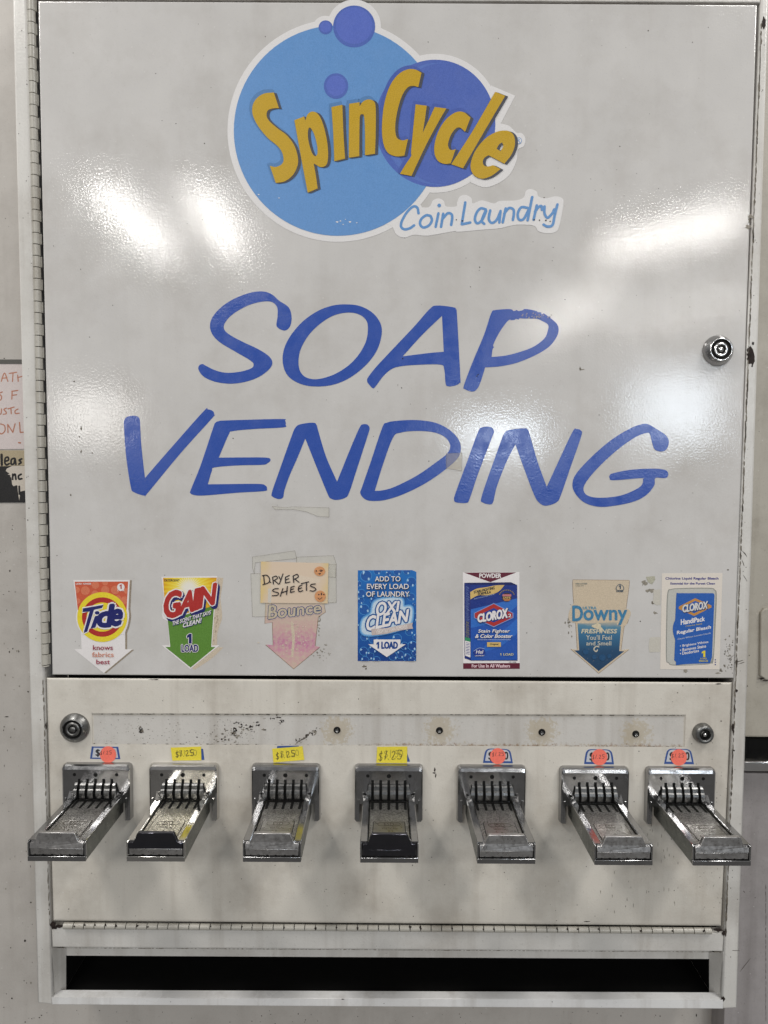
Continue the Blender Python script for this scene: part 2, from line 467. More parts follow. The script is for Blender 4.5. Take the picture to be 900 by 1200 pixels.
# ---- door
DTL, DTR, DBR, DBL = (44.2, 0.6), (887.8, 5.2), (860.6, 795.0), (60.8, 791.0)
d = MB()
d.quad([DTL, DTR, DBR, DBL], 0, 0.016, m_door, 0.0018, 4)
for i in range(120):
    x, y = R.uniform(60, 850), R.uniform(15, 785)
    chip(d, x, y, R.uniform(.2, .75), R.uniform(.2, .75), m_grime)
for x, y, rx, ry in ((682, 433, 2.6, .9), (680, 432, 1, 1.8), (95, 502, 1, 2), (87, 447, 1.1, 1), (93, 512, .8, 1), (95, 529, 1.2, 1.5), (83, 580, .8, 1.2), (108, 531, 1, .8), (880, 254, 3, 2.4),
                     (877, 266, 3.2, 2.2), (878, 259, 1.2, 3), (853, 668, 1, 1), (427, 781, 2, 1.6), (429, 783.5, 1.2, 1), (621, 664, 1, .6), (803, 786.5, 3, 2), (766, 706, 2, 2),
                     (755, 683, 3, 3.4), (762, 692, 4, 2), (768, 718, 2.2, 1.6), (845, 786, 1.5, 2), (849, 780, 1, 2), (841, 789, 2.5, .8)):
    chip(d, x, y, rx, ry, (m_faint if rx > 2.1 else m_grimel), n=14, j=.6)
for i in range(60):
    chip(d, 855 + R.gauss(0, 2.5), 768 + R.gauss(0, 12), R.uniform(.3, .8), R.uniform(.3, 1.1), m_grime if R.random() < .35 else m_faint)
for i in range(26):
    chip(d, 667 + R.gauss(0, 2), 730 + R.gauss(0, 6), R.uniform(.4, 1.2), R.uniform(.4, 1.2), m_faint)
    chip(d, 377 + R.gauss(0, 6), 765 + R.gauss(0, 5), R.uniform(.3, 1.2), R.uniform(.3, .8), m_faint)
    chip(d, 373 + R.gauss(0, 1.2), 732 + R.gauss(0, 10), R.uniform(.3, 1.0), R.uniform(.3, 1.2), m_faint)
door = d.build('cabinet_door', machine)

# ---- door hinge
h = MB(); y = -14.0; i = 0
while y < 781:
    y2 = y + (13.95 - 1.5 * y / 790)
    e = min(y2, 781.5)
    xa = L((32.0, 0), (48.0, 750), y)
    c = P(xa + 4.6, y, 0.0002); c2_ = P(xa + 4.6 + .3, e - .95, 0.0002)
    r = 0.0043; n = 16; k = h.mi(m_hinge)
    ra = [h.bm.verts.new((c.x + r * math.cos(2 * math.pi * q / n), c.y + r * math.sin(2 * math.pi * q / n), c.z)) for q in range(n)]
    rb = [h.bm.verts.new((c2_.x + r * math.cos(2 * math.pi * q / n), c2_.y + r * math.sin(2 * math.pi * q / n), c2_.z)) for q in range(n)]
    for q in range(n):
        g = h.bm.faces.new((ra[q], ra[(q + 1) % n], rb[(q + 1) % n], rb[q])); g.smooth = True
    h.face([v.co for v in ra], m_hinge); h.face([v.co for v in rb], m_hinge)
    if i % 2:   # leaf running under the door edge
        h.quad([(xa + 5, y), (xa + 10.6, y), (xa + 10.8, e - .9), (xa + 5.2, e - .9)], 0.0014, 0.003, m_hinge)
    else:
        h.quad([(xa - .8, y), (xa + 4, y), (xa + 4.2, e - .9), (xa - .6, e - .9)], 0.0012, 0.003, m_hinge)
    y = y2; i += 1
a, b = P(36.6, -14, 0.0004), P(52.9, 781, 0.0004)
n = 10; r = .0014
ra = [(a.x + r * math.cos(2 * math.pi * q / n), a.y + r * math.sin(2 * math.pi * q / n), a.z) for q in range(n)]
rb = [(b.x + r * math.cos(2 * math.pi * q / n), b.y + r * math.sin(2 * math.pi * q / n), b.z) for q in range(n)]
h.prism(ra, rb, m_black)
h.build('door_hinge', machine)

# ---- lower coin panel with its recessed strip
HOLES = [(165, 855), (275, 857), (395, 855.5), (515, 856), (635, 858), (745, 860)]
m_strip = strip_mat([P(x, y, 0.0018) for x, y in HOLES[2:]])
s = MB()
xs = lambda t: None
O = [(54.6, 794.2), (857.6, 799.6), (844.8, 1085.0), (62.6, 1079.0)]
I = [(107.3, 836.3), (803.5, 838.0), (802.3, 876.0), (108.2, 872.6)]
def rim(p, q, yq, k):
    a = [s.bm.verts.new(v) for v in p]; b = [s.bm.verts.new(v) for v in q]
    for i in range(4):
        g = s.bm.faces.new((a[i], a[(i + 1) % 4], b[(i + 1) % 4], b[i])); g.material_index = k
k = s.mi(m_sash)
def lerp(p, q, t): return tuple(a + (b - a) * t for a, b in zip(p, q))
# front with rounded outer edge
cx, cz = 455, 940
def inset(pts, t): return [(x + (t if x < cx else -t), y + (t if y < cz else -t)) for x, y in pts]
loops = [[P(x, y, .014) for x, y in O], [P(x, y, .0026) for x, y in O], [P(x, y, .0009) for x, y in inset(O, .5)], [P(x, y, .0002) for x, y in inset(O, 1.4)],
         [P(x, y, 0) for x, y in inset(O, 2.8)], [P(x, y, 0) for x, y in inset(I, -.8)], [P(x, y, .0003) for x, y in I], [P(x, y, .0016) for x, y in inset(I, 1.0)], [P(x, y, .0018) for x, y in inset(I, 2.2)]]
vl = [[s.bm.verts.new(v) for v in lp] for lp in loops]
for p, q in zip(vl, vl[1:]):
    for i in range(4):
        g = s.bm.faces.new((p[i], p[(i + 1) % 4], q[(i + 1) % 4], q[i])); g.material_index = k
g = s.bm.faces.new(vl[-1]); g.material_index = s.mi(m_strip)
# faint raised line round the strip
for i in range(150):
    x = R.uniform(109, 802); t = (x - 107) / 696
    chip(s, x, 836.6 + 1.7 * t + R.uniform(-.2, .3), R.uniform(.5, 3), R.uniform(.15, .45), m_grime, Y=-0.0001)
for i in range(190):
    x = R.uniform(109, 802); t = (x - 107) / 696
    chip(s, x, 872.6 + 3.2 * t - R.uniform(.2, 1.5 if x < 300 else .7), R.uniform(.4, 2.2), R.uniform(.15, .6), m_grime if R.random() < .5 else m_grimel, Y=0.0004)
for i in range(130):
    x = R.uniform(112, 300); chip(s, x, R.uniform(841, 871), R.uniform(.2, .7), R.uniform(.2, .6), m_grime if R.random() < .4 else m_faint, Y=0.0017)
for i in range(60):
    x = 268 + R.gauss(0, 16); chip(s, x, 862 + R.gauss(0, 6) - (x - 268) * .25, R.uniform(.3, 1.8), R.uniform(.3, 1.1), R.choice((m_grime, m_faint, m_faint, m_grimel, m_rust)), Y=0.0016, j=.6)
for i in range(46):
    t = R.random(); chip(s, 346 + t * 26 + R.gauss(0, 1.5), 871 - t * 16 + R.gauss(0, 1.5), R.uniform(.5, 2.2), R.uniform(.3, .8), R.choice((m_grime, m_faint, m_grimel)), Y=0.0016, ang=-.6)
for x, y in ((277, 848), (283, 850), (296, 853), (301, 848), (326, 839.5), (329, 845), (320, 841), (330, 848)):
    for q in range(4): chip(s, x + R.gauss(0, 2), y + R.gauss(0, 1.6), R.uniform(.5, 1.8), R.uniform(.3, 1.0), m_rust, Y=0.0015, j=.6)
for i in range(170):
    x, y = R.uniform(66, 845), R.uniform(800, 1076)
    if 105 < x < 806 and 833 < y < 880: continue
    chip(s, x, y, R.uniform(.2, .7), R.uniform(.2, .7), m_grime)
for x, y, rx, ry in ((509.5, 902, .9, 2.2), (509, 906, 1.8, .8), (510.5, 909, 1, 2), (842, 801.3, 5, .6), (181, 796.5, 6, .6), (845, 845, 1, .6), (696, 985, 1.6, 2.4), (688, 1080, 3, .4)):
    chip(s, x, y, rx, ry, m_rust, j=.6)
for i in range(45):
    x = R.uniform(700, 795); chip(s, x, R.uniform(960, 1070), R.uniform(.2, .45), R.uniform(.6, 3), m_faint)
    chip(s, R.uniform(820, 846), R.uniform(900, 1070), R.uniform(.2, .7), R.uniform(.3, 1.2), m_faint)
panel = s.build('coin_panel', machine)

# screws in the strip
def bolt(x, y, r, ragged=False):
    b = MB()
    if ragged:
        for q in range(5): chip(b, x + R.gauss(0, 1.0), y + R.gauss(0, 2.2), R.uniform(1, 2.2), R.uniform(1, 2.6), m_rust if q < 3 else m_grimel, Y=0.0014 - q * .00005, j=.5)
        b.lathe(P(x, y - 1, .0017), [(.0018, 0), (.0014, .0012), (.0002, .0016)], m_lock, 14)
    else:
        b.lathe(P(x, y, .0018), [(.0042, 0), (.0042, .0004), (.0036, .0016), (.0026, .0022), (.0024, .0010), (.0002, .0009)], m_black, 22, ms=[m_rust, m_black, m_black, m_black, m_lock])
    b.build('screw', panel)
for q, (x, y) in enumerate(HOLES): bolt(x, y, 4, q < 2)

# ---- locks
def lock(x, y, prof, ms, parent, fx=None, extra=None):
    b = MB(); c = P(x, y, 0.0)
    b.lathe(c, [(r * .001, hh * .001) for r, hh in prof], ms[0], 44, ms=ms)
    if extra: extra(b, c)
    return b.build('lock', parent)
def keyway(hh, r, m, notch):
    def go(b, c):
        for a in notch:
            x, z = c.x + r * math.cos(a), c.z + r * math.sin(a)
            b.box((x - .0012, c.y - hh - .0004, z - .0012), (x + .0012, c.y - hh + .0002, z + .0012), m)
    return go
lock(841, 411, [(17.8, 0), (17.6, 1.5), (16.5, 4), (13.2, 9.0), (12.6, 9.6), (11.6, 9.6), (11.4, 8.4), (8.4, 8.4), (8.2, 9.4), (5.0, 9.6), (4.9, 8.6), (3.2, 8.6), (3.1, 9.4), (.3, 9.4)],
     [m_collar, m_collar, m_collar, m_steel, m_steel, m_black, m_black, m_black, m_steel, m_black, m_black, m_black, m_steel], door, extra=keyway(.0090, .0052, m_black, (math.pi / 2,)))
lock(88.0, 852.6, [(17.6, 0), (17.4, 2), (16.8, 3.2), (13.5, 6.5), (12.0, 8.2), (11.4, 8.2), (11.0, 6.4), (8.9, 6.4), (8.7, 7.8), (5.0, 8.0), (4.9, 7), (3.8, 7), (3.7, 7.8), (.3, 7.8)],
     [m_lock, m_lock, m_lock, m_lock, m_lock, m_black, m_black, m_black, m_lock, m_black, m_black, m_black, m_lock], panel, extra=keyway(.0077, .0048, m_black, (math.pi / 2, -.1)))
lock(823.0, 858.6, [(12.2, 0), (12.0, 2), (11.2, 5.5), (10.2, 8.0), (9.0, 8.6), (6.4, 8.6), (6.2, 7), (4.6, 7), (4.4, 8), (2.0, 8), (1.8, 8.6), (.2, 8.8)],
     [m_lock, m_lock, m_lock, m_lock, m_lock, m_black, m_black, m_lock, m_black, m_steel, m_steel], panel, extra=keyway(.0083, .0052, m_black, (math.pi / 2, .2)))

# ---- long hinge under the coin panel
h = MB(); x = 75.0; i = 0
while x < 834:
    x2 = x + 12.3; e = min(x2, 834)
    q = lambda xx: 1084.8 + (xx - 75) * .0079
    c = P(x, q(x), 0.0); c2_ = P(e - 1.0, q(e), 0.0)
    r = 0.0037 + R.uniform(-.0002, .0001); n = 14; k = h.mi(m_hinge)
    ra = [h.bm.verts.new((c.x, c.y + r * math.cos(2 * math.pi * j / n), c.z + r * math.sin(2 * math.pi * j / n))) for j in range(n)]
    rb = [h.bm.verts.new((c2_.x, c2_.y + r * math.cos(2 * math.pi * j / n), c2_.z + r * math.sin(2 * math.pi * j / n))) for j in range(n)]
    for j in range(n):
        g = h.bm.faces.new((ra[j], ra[(j + 1) % n], rb[(j + 1) % n], rb[j])); g.smooth = True
    h.face([v.co for v in ra], m_hinge); h.face([v.co for v in rb], m_hinge)
    if R.random() < .3: chip(h, x2 - .4, q(x) - R.uniform(-1, 1.5), R.uniform(.6, 1.4), R.uniform(.8, 2), m_rust, Y=-.0039)
    x = x2; i += 1
a, b = P(75, 1084.8, 0.0002), P(834, 1090.8, 0.0002)
h.prism([(a.x, a.y + .0013 * math.cos(2 * math.pi * j / 8), a.z + .0013 * math.sin(2 * math.pi * j / 8)) for j in range(8)],
        [(b.x, b.y + .0013 * math.cos(2 * math.pi * j / 8), b.z + .0013 * math.sin(2 * math.pi * j / 8)) for j in range(8)], m_black)
h.build('panel_hinge', machine)

# ---- dispensing opening
t = MB(); YB = 0.020
def q4(pts, m):      # pts: (px, py, Y)
    t.face([P(*p) for p in pts], m)
def slab(pts, m, n, th=.0012):
    a = [P(*p) for p in pts]; t.prism(a, [p + Vector(n) * th for p in a], m)
slab([(60.5, 1110, .001), (77.5, 1111, YB), (77.5, 1160, YB), (60.3, 1170, .001)], m_frame, (-1, 0, 0))
slab([(847.5, 1115, .001), (831, 1116, YB), (831, 1165, YB), (847.3, 1171, .001)], m_frame, (1, 0, 0))
t.quad([(70, 1098), (840, 1102), (831, 1124), (77.5, 1120)], YB + .0008, YB + .0018, m_frame, .0003)
# bottom lip: ledge falling back from the bright front edge
slab([(60.5, 1169.2, -.0012), (847, 1172.2, -.0012), (833, 1165.5, YB - .002), (76, 1160.8, YB - .002)], m_lip, (0, 0, -1))
t.quad([(60.6, 1169.2), (847.6, 1172.2), (847.8, 1182.5), (60.6, 1177.6)], -.0012, .012, m_lip, .0012, 3)
# dark cavity
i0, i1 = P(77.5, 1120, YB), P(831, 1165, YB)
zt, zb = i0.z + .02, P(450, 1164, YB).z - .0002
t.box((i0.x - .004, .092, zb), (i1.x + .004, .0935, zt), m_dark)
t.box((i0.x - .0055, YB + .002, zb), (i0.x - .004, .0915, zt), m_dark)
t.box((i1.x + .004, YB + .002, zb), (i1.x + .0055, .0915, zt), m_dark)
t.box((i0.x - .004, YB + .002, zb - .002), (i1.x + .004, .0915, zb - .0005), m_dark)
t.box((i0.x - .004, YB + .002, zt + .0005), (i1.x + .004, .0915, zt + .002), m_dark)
for i in range(150):   # ragged rust along the back edge of the lip
    x = R.uniform(80, 828); yy = 1160.9 + (x - 77) * .0063
    dep = YB - .0022; p = P(x, yy, dep)
    w, dpt = R.uniform(.0008, .0045), R.uniform(.0012, .005) * (1.8 if R.random() < .2 else .8)
    p2 = P(x, yy + .2, dep)
    fa = P(847, 1172.2, -.0012); bk = P(833, 1165.5, dep); sl = (bk.z - fa.z) / (bk.y - fa.y)
    pts = [(p.x + a * w, p.y - max(0, b) * dpt, p.z - max(0, b) * dpt * sl + .00025) for a, b in [(math.cos(u), math.sin(u) * R.uniform(.5, 1.2)) for u in [math.pi * v / 7 for v in range(8)]]]
    t.face(pts, m_rust)
for x, yy, rx, ry in ((402, 1171, 2.2, .5), (647, 1174, .5, .7), (450, 1176, .4, .5), (200, 1174, .4, .4)):
    chip(t, x, yy, rx, ry, m_rust, Y=-.0014)
t.build('dispensing_tray', machine)

# ------------------------------------------------------------------ coin slides
def ngon_prism(b, pts, x0, x1, m, bevel=0):   # profile in (y out, z), extruded along x
    b.prism([(x0, -y, z) for y, z in pts], [(x1, -y, z) for y, z in pts], m, bevel)
S = .001
m_dkrefl = metal('polished_dark_reflection', (0.10, 0.10, 0.115, 1), 0.10, 0.15, bump=0.03, tarn=0.3)  # polished metal with a dark reflection put into its base colour
def V(x, y, z): return Vector((x * S, -y * S * (1.05 if y > 11 else 1), z * S))
def plate_mesh(m):
    b = MB()
    back = [(-41, 31), (-40, 34), (-37, 35.5), (37, 35.5), (40, 34), (41, 31), (41, -31), (39, -33), (33, -33), (33, -8), (-33, -8), (-33, -33), (-39, -33), (-41, -31)]
    mid = [(-40, 30), (-39, 32.6), (-36.5, 33.6), (36.5, 33.6), (39, 32.6), (40, 30), (40, -30), (38.4, -32), (34, -32), (34, -9), (-34, -9), (-34, -32), (-38.4, -32), (-40, -30)]
    fr = [(-38.6, 28), (-38.2, 29.2), (-36, 30), (36, 30), (38.2, 29.2), (38.6, 28), (38.6, -27), (37.4, -29), (34.6, -29), (34.4, -10), (-34.4, -10), (-34.6, -29), (-37.4, -29), (-38.6, -27)]
    ls = [[b.bm.verts.new(V(x, y, z)) for x, z in lp] for y, lp in ((0, back), (5.5, [(lerp(p, q, .2)) for p, q in zip(back, mid)]), (8.0, mid), (9.2, fr))]
    k = b.mi(m); n = len(back)
    for p, q in zip(ls, ls[1:]):
        for i in range(n):
            g = b.bm.faces.new((p[i], p[(i + 1) % n], q[(i + 1) % n], q[i])); g.material_index = k
    tri = tessellate_polygon([[Vector((x, z, 0)) for x, z in fr]])
    for a in tri:
        g = b.bm.faces.new([ls[-1][i] for i in a]); g.material_index = k
    # rivet holes and the upper ends of the coin slots
    for x, r in ((-25, 2.0), (0, 2.6), (25, 2.0)):
        c = [V(x + r * math.cos(u * math.pi / 8), 9.25, 24 + r * math.sin(u * math.pi / 8)) for u in range(16)]
        b.face(c, m_black)
    for i in range(5):
        x = (i - 2) * 9.6
        b.box(V(x - 1.6, 9.35, 8), V(x + 1.6, 9.0, 19.0), m_black)
    # long leg ribs
    for sx in (-1, 1):
        b.box(V(sx * 36 - 1.1, 10.2, -27), V(sx * 36 + 1.1, 9.0, -4), m, .0004)
    return b.build('face_plate', None, origin=Vector((0, 0, 0)))
def housing_mesh(m, ms):
    b = MB()
    prof = [(-30.5, -2.6), (-29.9, -2), (-23.4, -2), (-22.6, -2.8), (-22.6, -8), (22.6, -8), (22.6, -2.8), (23.4, -2), (29.9, -2), (30.5, -2.6), (30.5, -23), (29.6, -24), (-29.6, -24), (-30.5, -23)]
    n = len(prof); k, kr = b.mi(ms), b.mi(m)
    rows = [[b.bm.verts.new(V(x * (1 if abs(x) < 29 else 1), y, z)) for x, z in prof] for y in (4, 103.5, 104.4)]
    for a, c in zip(rows, rows[1:]):
        for i in range(n):
            g = b.bm.faces.new((a[i], a[(i + 1) % n], c[(i + 1) % n], c[i]))
            g.material_index = kr if (i in (0, 1, 2, 6, 7, 8)) else k
    for i in (3, 4, 5): pass
    tri = tessellate_polygon([[Vector((x, z, 0)) for x, z in prof]])
    for row in (rows[0], rows[-1]):
        for a in tri:
            g = b.bm.faces.new([row[i] for i in a]); g.material_index = kr
    # horns where the rails meet the plate
    for sx in (-1, 1):
        b.prism([V(sx * 24, 9, 1.5), V(sx * 31, 9, 5.0), V(sx * 30.4, 9, -6), V(sx * 24, 9, -6)],
                [V(sx * 24.5, 17, -2.4), V(sx * 29.8, 19, -2.2), V(sx * 29.8, 19, -6), V(sx * 24.5, 17, -6)], m, .0006)
    # lower front sill and gaps
    b.box(V(-30.4, 107.0, -24.0), V(30.4, 104.4, -18.6), m, .0005)
    b.box(V(-28.6, 104.9, -18.4), V(28.6, 104.2, -17.4), m_black)
    for sx in (-1, 1): b.box(V(sx * 29.6 - .9, 106.4, -18.2), V(sx * 29.6 + .9, 104.4, -3.4), m, .0003)
    for sx in (-1, 1): b.box(V(sx * 28.35 - .35, 105.0, -18), V(sx * 28.35 + .35, 104.3, -3.0), m_black)
    return b.build('slide_housing', None, origin=Vector((0, 0, 0)))
def guide_mesh(m):
    b = MB(); prof = [(9, 14.5), (10.9, 14.0), (11.6, 12.6), (12.2, 8.2), (13.6, 7.0), (14.2, 4), (13.9, .5), (12.8, -3.4), (9, -5)]
    ed = [-26, -20.9, -17.5, -11.3, -7.9, -1.7, 1.7, 7.9, 11.3, 17.5, 20.9, 26]
    for i in range(0, 12, 2):
        x0, x1 = ed[i], ed[i + 1]
        if i == 0: fr = [(x0 + (0 if z < 2 else (z - 2) * .18), y, z) for y, z in prof]; bk = [(x1, y, z) for y, z in prof]
        elif i == 10: fr = [(x0, y, z) for y, z in prof]; bk = [(x1 - (0 if z < 2 else (z - 2) * .18), y, z) for y, z in prof]
        else: fr = [(x0, y, z) for y, z in prof]; bk = [(x1, y, z) for y, z in prof]
        b.prism([V(*p) for p in fr], [V(*p) for p in bk], m)
    b.box(V(-25, 10.5, -5), V(25, 9.3, 14), m_black)
    for f_ in b.bm.faces:
        if abs(f_.normal.x) < .5: f_.smooth = False
    return b.build('coin_guide', None, origin=Vector((0, 0, 0)))
def tray_mesh(m, ml):
    b = MB()
    b.box(V(-21.9, 101.5, -7.6), V(21.9, 10, -5.4), m, .0004)
    b.box(V(-22.5, 101.5, -7.75), V(22.5, 10, -7.65), m_black)
    for i in range(5):
        x = (i - 2) * 9.6
        b.face([V(x - 1.7, 12, -5.25), V(x + 1.7, 12, -5.25), V(x + 1.6, 31, -5.25), V(x, 32.2, -5.25), V(x - 1.6, 31, -5.25)], m_black)
    b.box(V(-21, 15.4, -5.3), V(21, 12.5, -5.2), m_black)
    # maker's plate let into the tray
    o = [(-17, 60), (-15.5, 58.5), (15.5, 58.5), (17, 60), (17.5, 92), (-17.5, 92)]
    b.prism([V(x, y, -5.05) for x, y in o], [V(x, y, -5.5) for x, y in o], ml)
    o2 = [(x * 1.05, 75 + (y - 75) * 1.03) for x, y in o]
    b.face([V(x, y, -5.33) for x, y in o2], m_black)
    def txt(s, x0, x1, y0, y1, off=.01):
        vs, fs = glyphs(s); a0, a1 = min(v[0] for v in vs), max(v[0] for v in vs); c0, c1 = min(v[1] for v in vs), max(v[1] for v in vs)
        out = [b.bm.verts.new(V(x0 + (v[0] - a0) / (a1 - a0) * (x1 - x0), y0 + (c1 - v[1]) / (c1 - c0) * (y1 - y0), -4.98)) for v in vs]
        for q in fs:
            try: g = b.bm.faces.new([out[i] for i in q]); g.material_index = b.mi(m_grime)
            except ValueError: pass
    txt('ESD', -5.5, 5.5, 61.5, 67.5, .03); txt('VERTICAL', -8, 8, 71, 75.2, .02); txt('8', -1, 1, 78.5, 82.5, .02); txt('PAT.  PENDING', -11, 11, 86, 88.6, .03)
    # pill round the initials
    po = [(9 + 3.8 * math.sin(u), 64.5 - 3.8 * math.cos(u)) for u in [math.pi * i / 8 for i in range(9)]] + [(-9 - 3.8 * math.sin(u), 64.5 + 3.8 * math.cos(u)) for u in [math.pi * i / 8 for i in range(9)]]
    pi_ = [(x * .955, 64.5 + (y - 64.5) * .8) for x, y in po]
    n = len(po); A = [b.bm.verts.new(V(x, y, -4.98)) for x, y in po]; B = [b.bm.verts.new(V(x, y, -4.98)) for x, y in pi_]
    for i in range(n):
        g = b.bm.faces.new((A[i], A[(i + 1) % n], B[(i + 1) % n], B[i])); g.material_index = b.mi(m_grime)
    return b.build('slide_tray', None, origin=Vector((0, 0, 0)))
def handle_mesh(m, m2):
    b = MB()
    o = [(-28, -4.2), (-24, -3.8), (-22.6, -2.6), (-19.4, 5.4), (-18.4, 6.6), (18.4, 6.6), (19.4, 5.4), (22.6, -2.6), (24, -3.8), (28, -4.2), (28, -10), (-28, -10)]
    yf = lambda z: 106.6 if z > -9.9 else 107.4
    b.prism([V(x, yf(z), z) for x, z in o], [V(x, 102.6, z) for x, z in o], m, .0005)
    o = [(-27.6, -10.3), (27.6, -10.3), (27.6, -17.2), (-27.6, -17.2)]
    b.prism([V(x, 106.6 if z > -12 else 106.2, z) for x, z in o], [V(x, 104.0, z) for x, z in o], m2, .0004)
    for i in range(6):
        x = -23 + i * 9.0 + R.uniform(-.5, .5); w = R.uniform(.7, 1.4)
        b.box(V(x - w, 106.5, -17.6), V(x + w, 105.5, -16.4), m_black)
    return b.build('push_handle', None, origin=Vector((0, 0, 0)))

SL = [(116.0, 927.0), (217.0, 927.3), (335.7, 927.8), (455.5, 928.6), (575.0, 929.6), (694.7, 931.0), (795.0, 931.6)]
def make_slide(mp, mr, ms, mc, mt, ml, mh):
    root = empty('coin_slide', Vector((0, 0, 0)))
    for o in (plate_mesh(mp), housing_mesh(mr, ms), guide_mesh(mc), tray_mesh(mt, ml), handle_mesh(mh, m_front)): o.parent = root
    return root
proto = make_slide(m_chrome, m_chrome, m_side, m_hump, m_cast, m_label, m_front)
shiny = make_slide(m_chrome2, m_chrome2, m_side, m_hump, m_cast2, m_cast2, m_chrome2)
shiny['label'] = 'shiniest coin slide with a bright polished tray'
for i, (x, y) in enumerate(SL):
    src = shiny if i == 1 else proto
    if i in (0, 1): o = src
    else:
        o = src.copy(); COL.objects.link(o)
        for ch in list(src.children):
            c = ch.copy(); COL.objects.link(c); c.parent = o
    o.parent = machine; o.location = P(x, y, 0) - wl(machine)
    o['group'] = 'coin slides in a row'
    if i in (1, 3):                      # two polished pushers, their dark reflection painted in as near-black colour
        for ch in o.children:
            if ch.name.startswith('push_handle'):
                ch.material_slots[0].link = 'OBJECT'; ch.material_slots[0].material = m_dkrefl
# ------------------------------------------------------------------ decals on the door
B0 = 0.0002
k_white = ink(226, 224, 224, .45, .03); k_lt = ink(98, 148, 206, .4, .05); k_ind = ink(78, 104, 184, .4, .05); k_ind2 = ink(86, 116, 192, .4, .05)
k_gold = ink(198, 160, 26, .4, .10); k_shade = ink(72, 74, 84, .4, .1); k_halo = ink(84, 130, 182, .4, .05); k_halo2 = ink(70, 94, 172, .4, .05); k_lav = ink(88, 110, 196, .4, .04)

lg = Art(0, 0, 1, B0)
T = dict(thick=.00015)
lg.poly(circ(396, 153, 129.5, 130.5, 90), k_white, **T)
lg.poly(circ(510, 144.5, 77, 81.5, 70), k_white, **T)
lg.poly(circ(415, 31, 31.5, 31.5, 48), k_white, **T); lg.poly(circ(381, 33, 14.5, 14.5, 30), k_white, **T)
c2 = lambda pts: [(430 + p[0] / 4.737, 70 + p[1] / 4.737) + tuple(p[2:]) for p in pts]
c1 = lambda pts: [(285 + p[0] / 5.294, 80 + p[1] / 5.294) + tuple(p[2:]) for p in pts]
c3 = lambda pts: [(455 + p[0] / 4.286, 215 + p[1] / 4.286) + tuple(p[2:]) for p in pts]
lg.poly(outline(c2([(690, 143, 1), (823, 200, 1), (742, 355, 1), (790, 368), (830, 405), (860, 408), (880, 440), (870, 480), (838, 500), (830, 560), (790, 640), (720, 690), (650, 708), (578, 683, 1), (560, 400, 1)])), k_white, **T)
lg.poly(outline(c3([(-30, 200, 1), (18, 215), (40, 255), (80, 272), (130, 258), (200, 262), (330, 240), (350, 243), (480, 232), (560, 225), (640, 208), (730, 212), (755, 240), (800, 250), (845, 240), (862, 200), (880, 100), (870, 72), (835, 65), (790, 75), (755, 65), (745, 40), (712, 28), (690, 40), (680, 70), (640, 85), (560, 88), (530, 100), (470, 85), (425, 100), (418, 75), (390, 58), (360, 65), (345, 95), (340, 115), (290, 115), (280, 90), (255, 75), (225, 85), (205, 118), (170, 120, 1), (154, 92, 1), (180, 52, 1), (100, 30, 1)])), k_white, **T)
logo = lg.build('logo_decal')
tag(logo, 'big round blue laundry logo decal with gold lettering and white border', 'decal')
lb = Art(0, 0, 1, B0 + .0002)
lb.poly(circ(396, 153, 122, 123.3, 96), k_lt)
lb.poly(circ(510, 144.5, 70.5, 74.6, 80), k_ind)
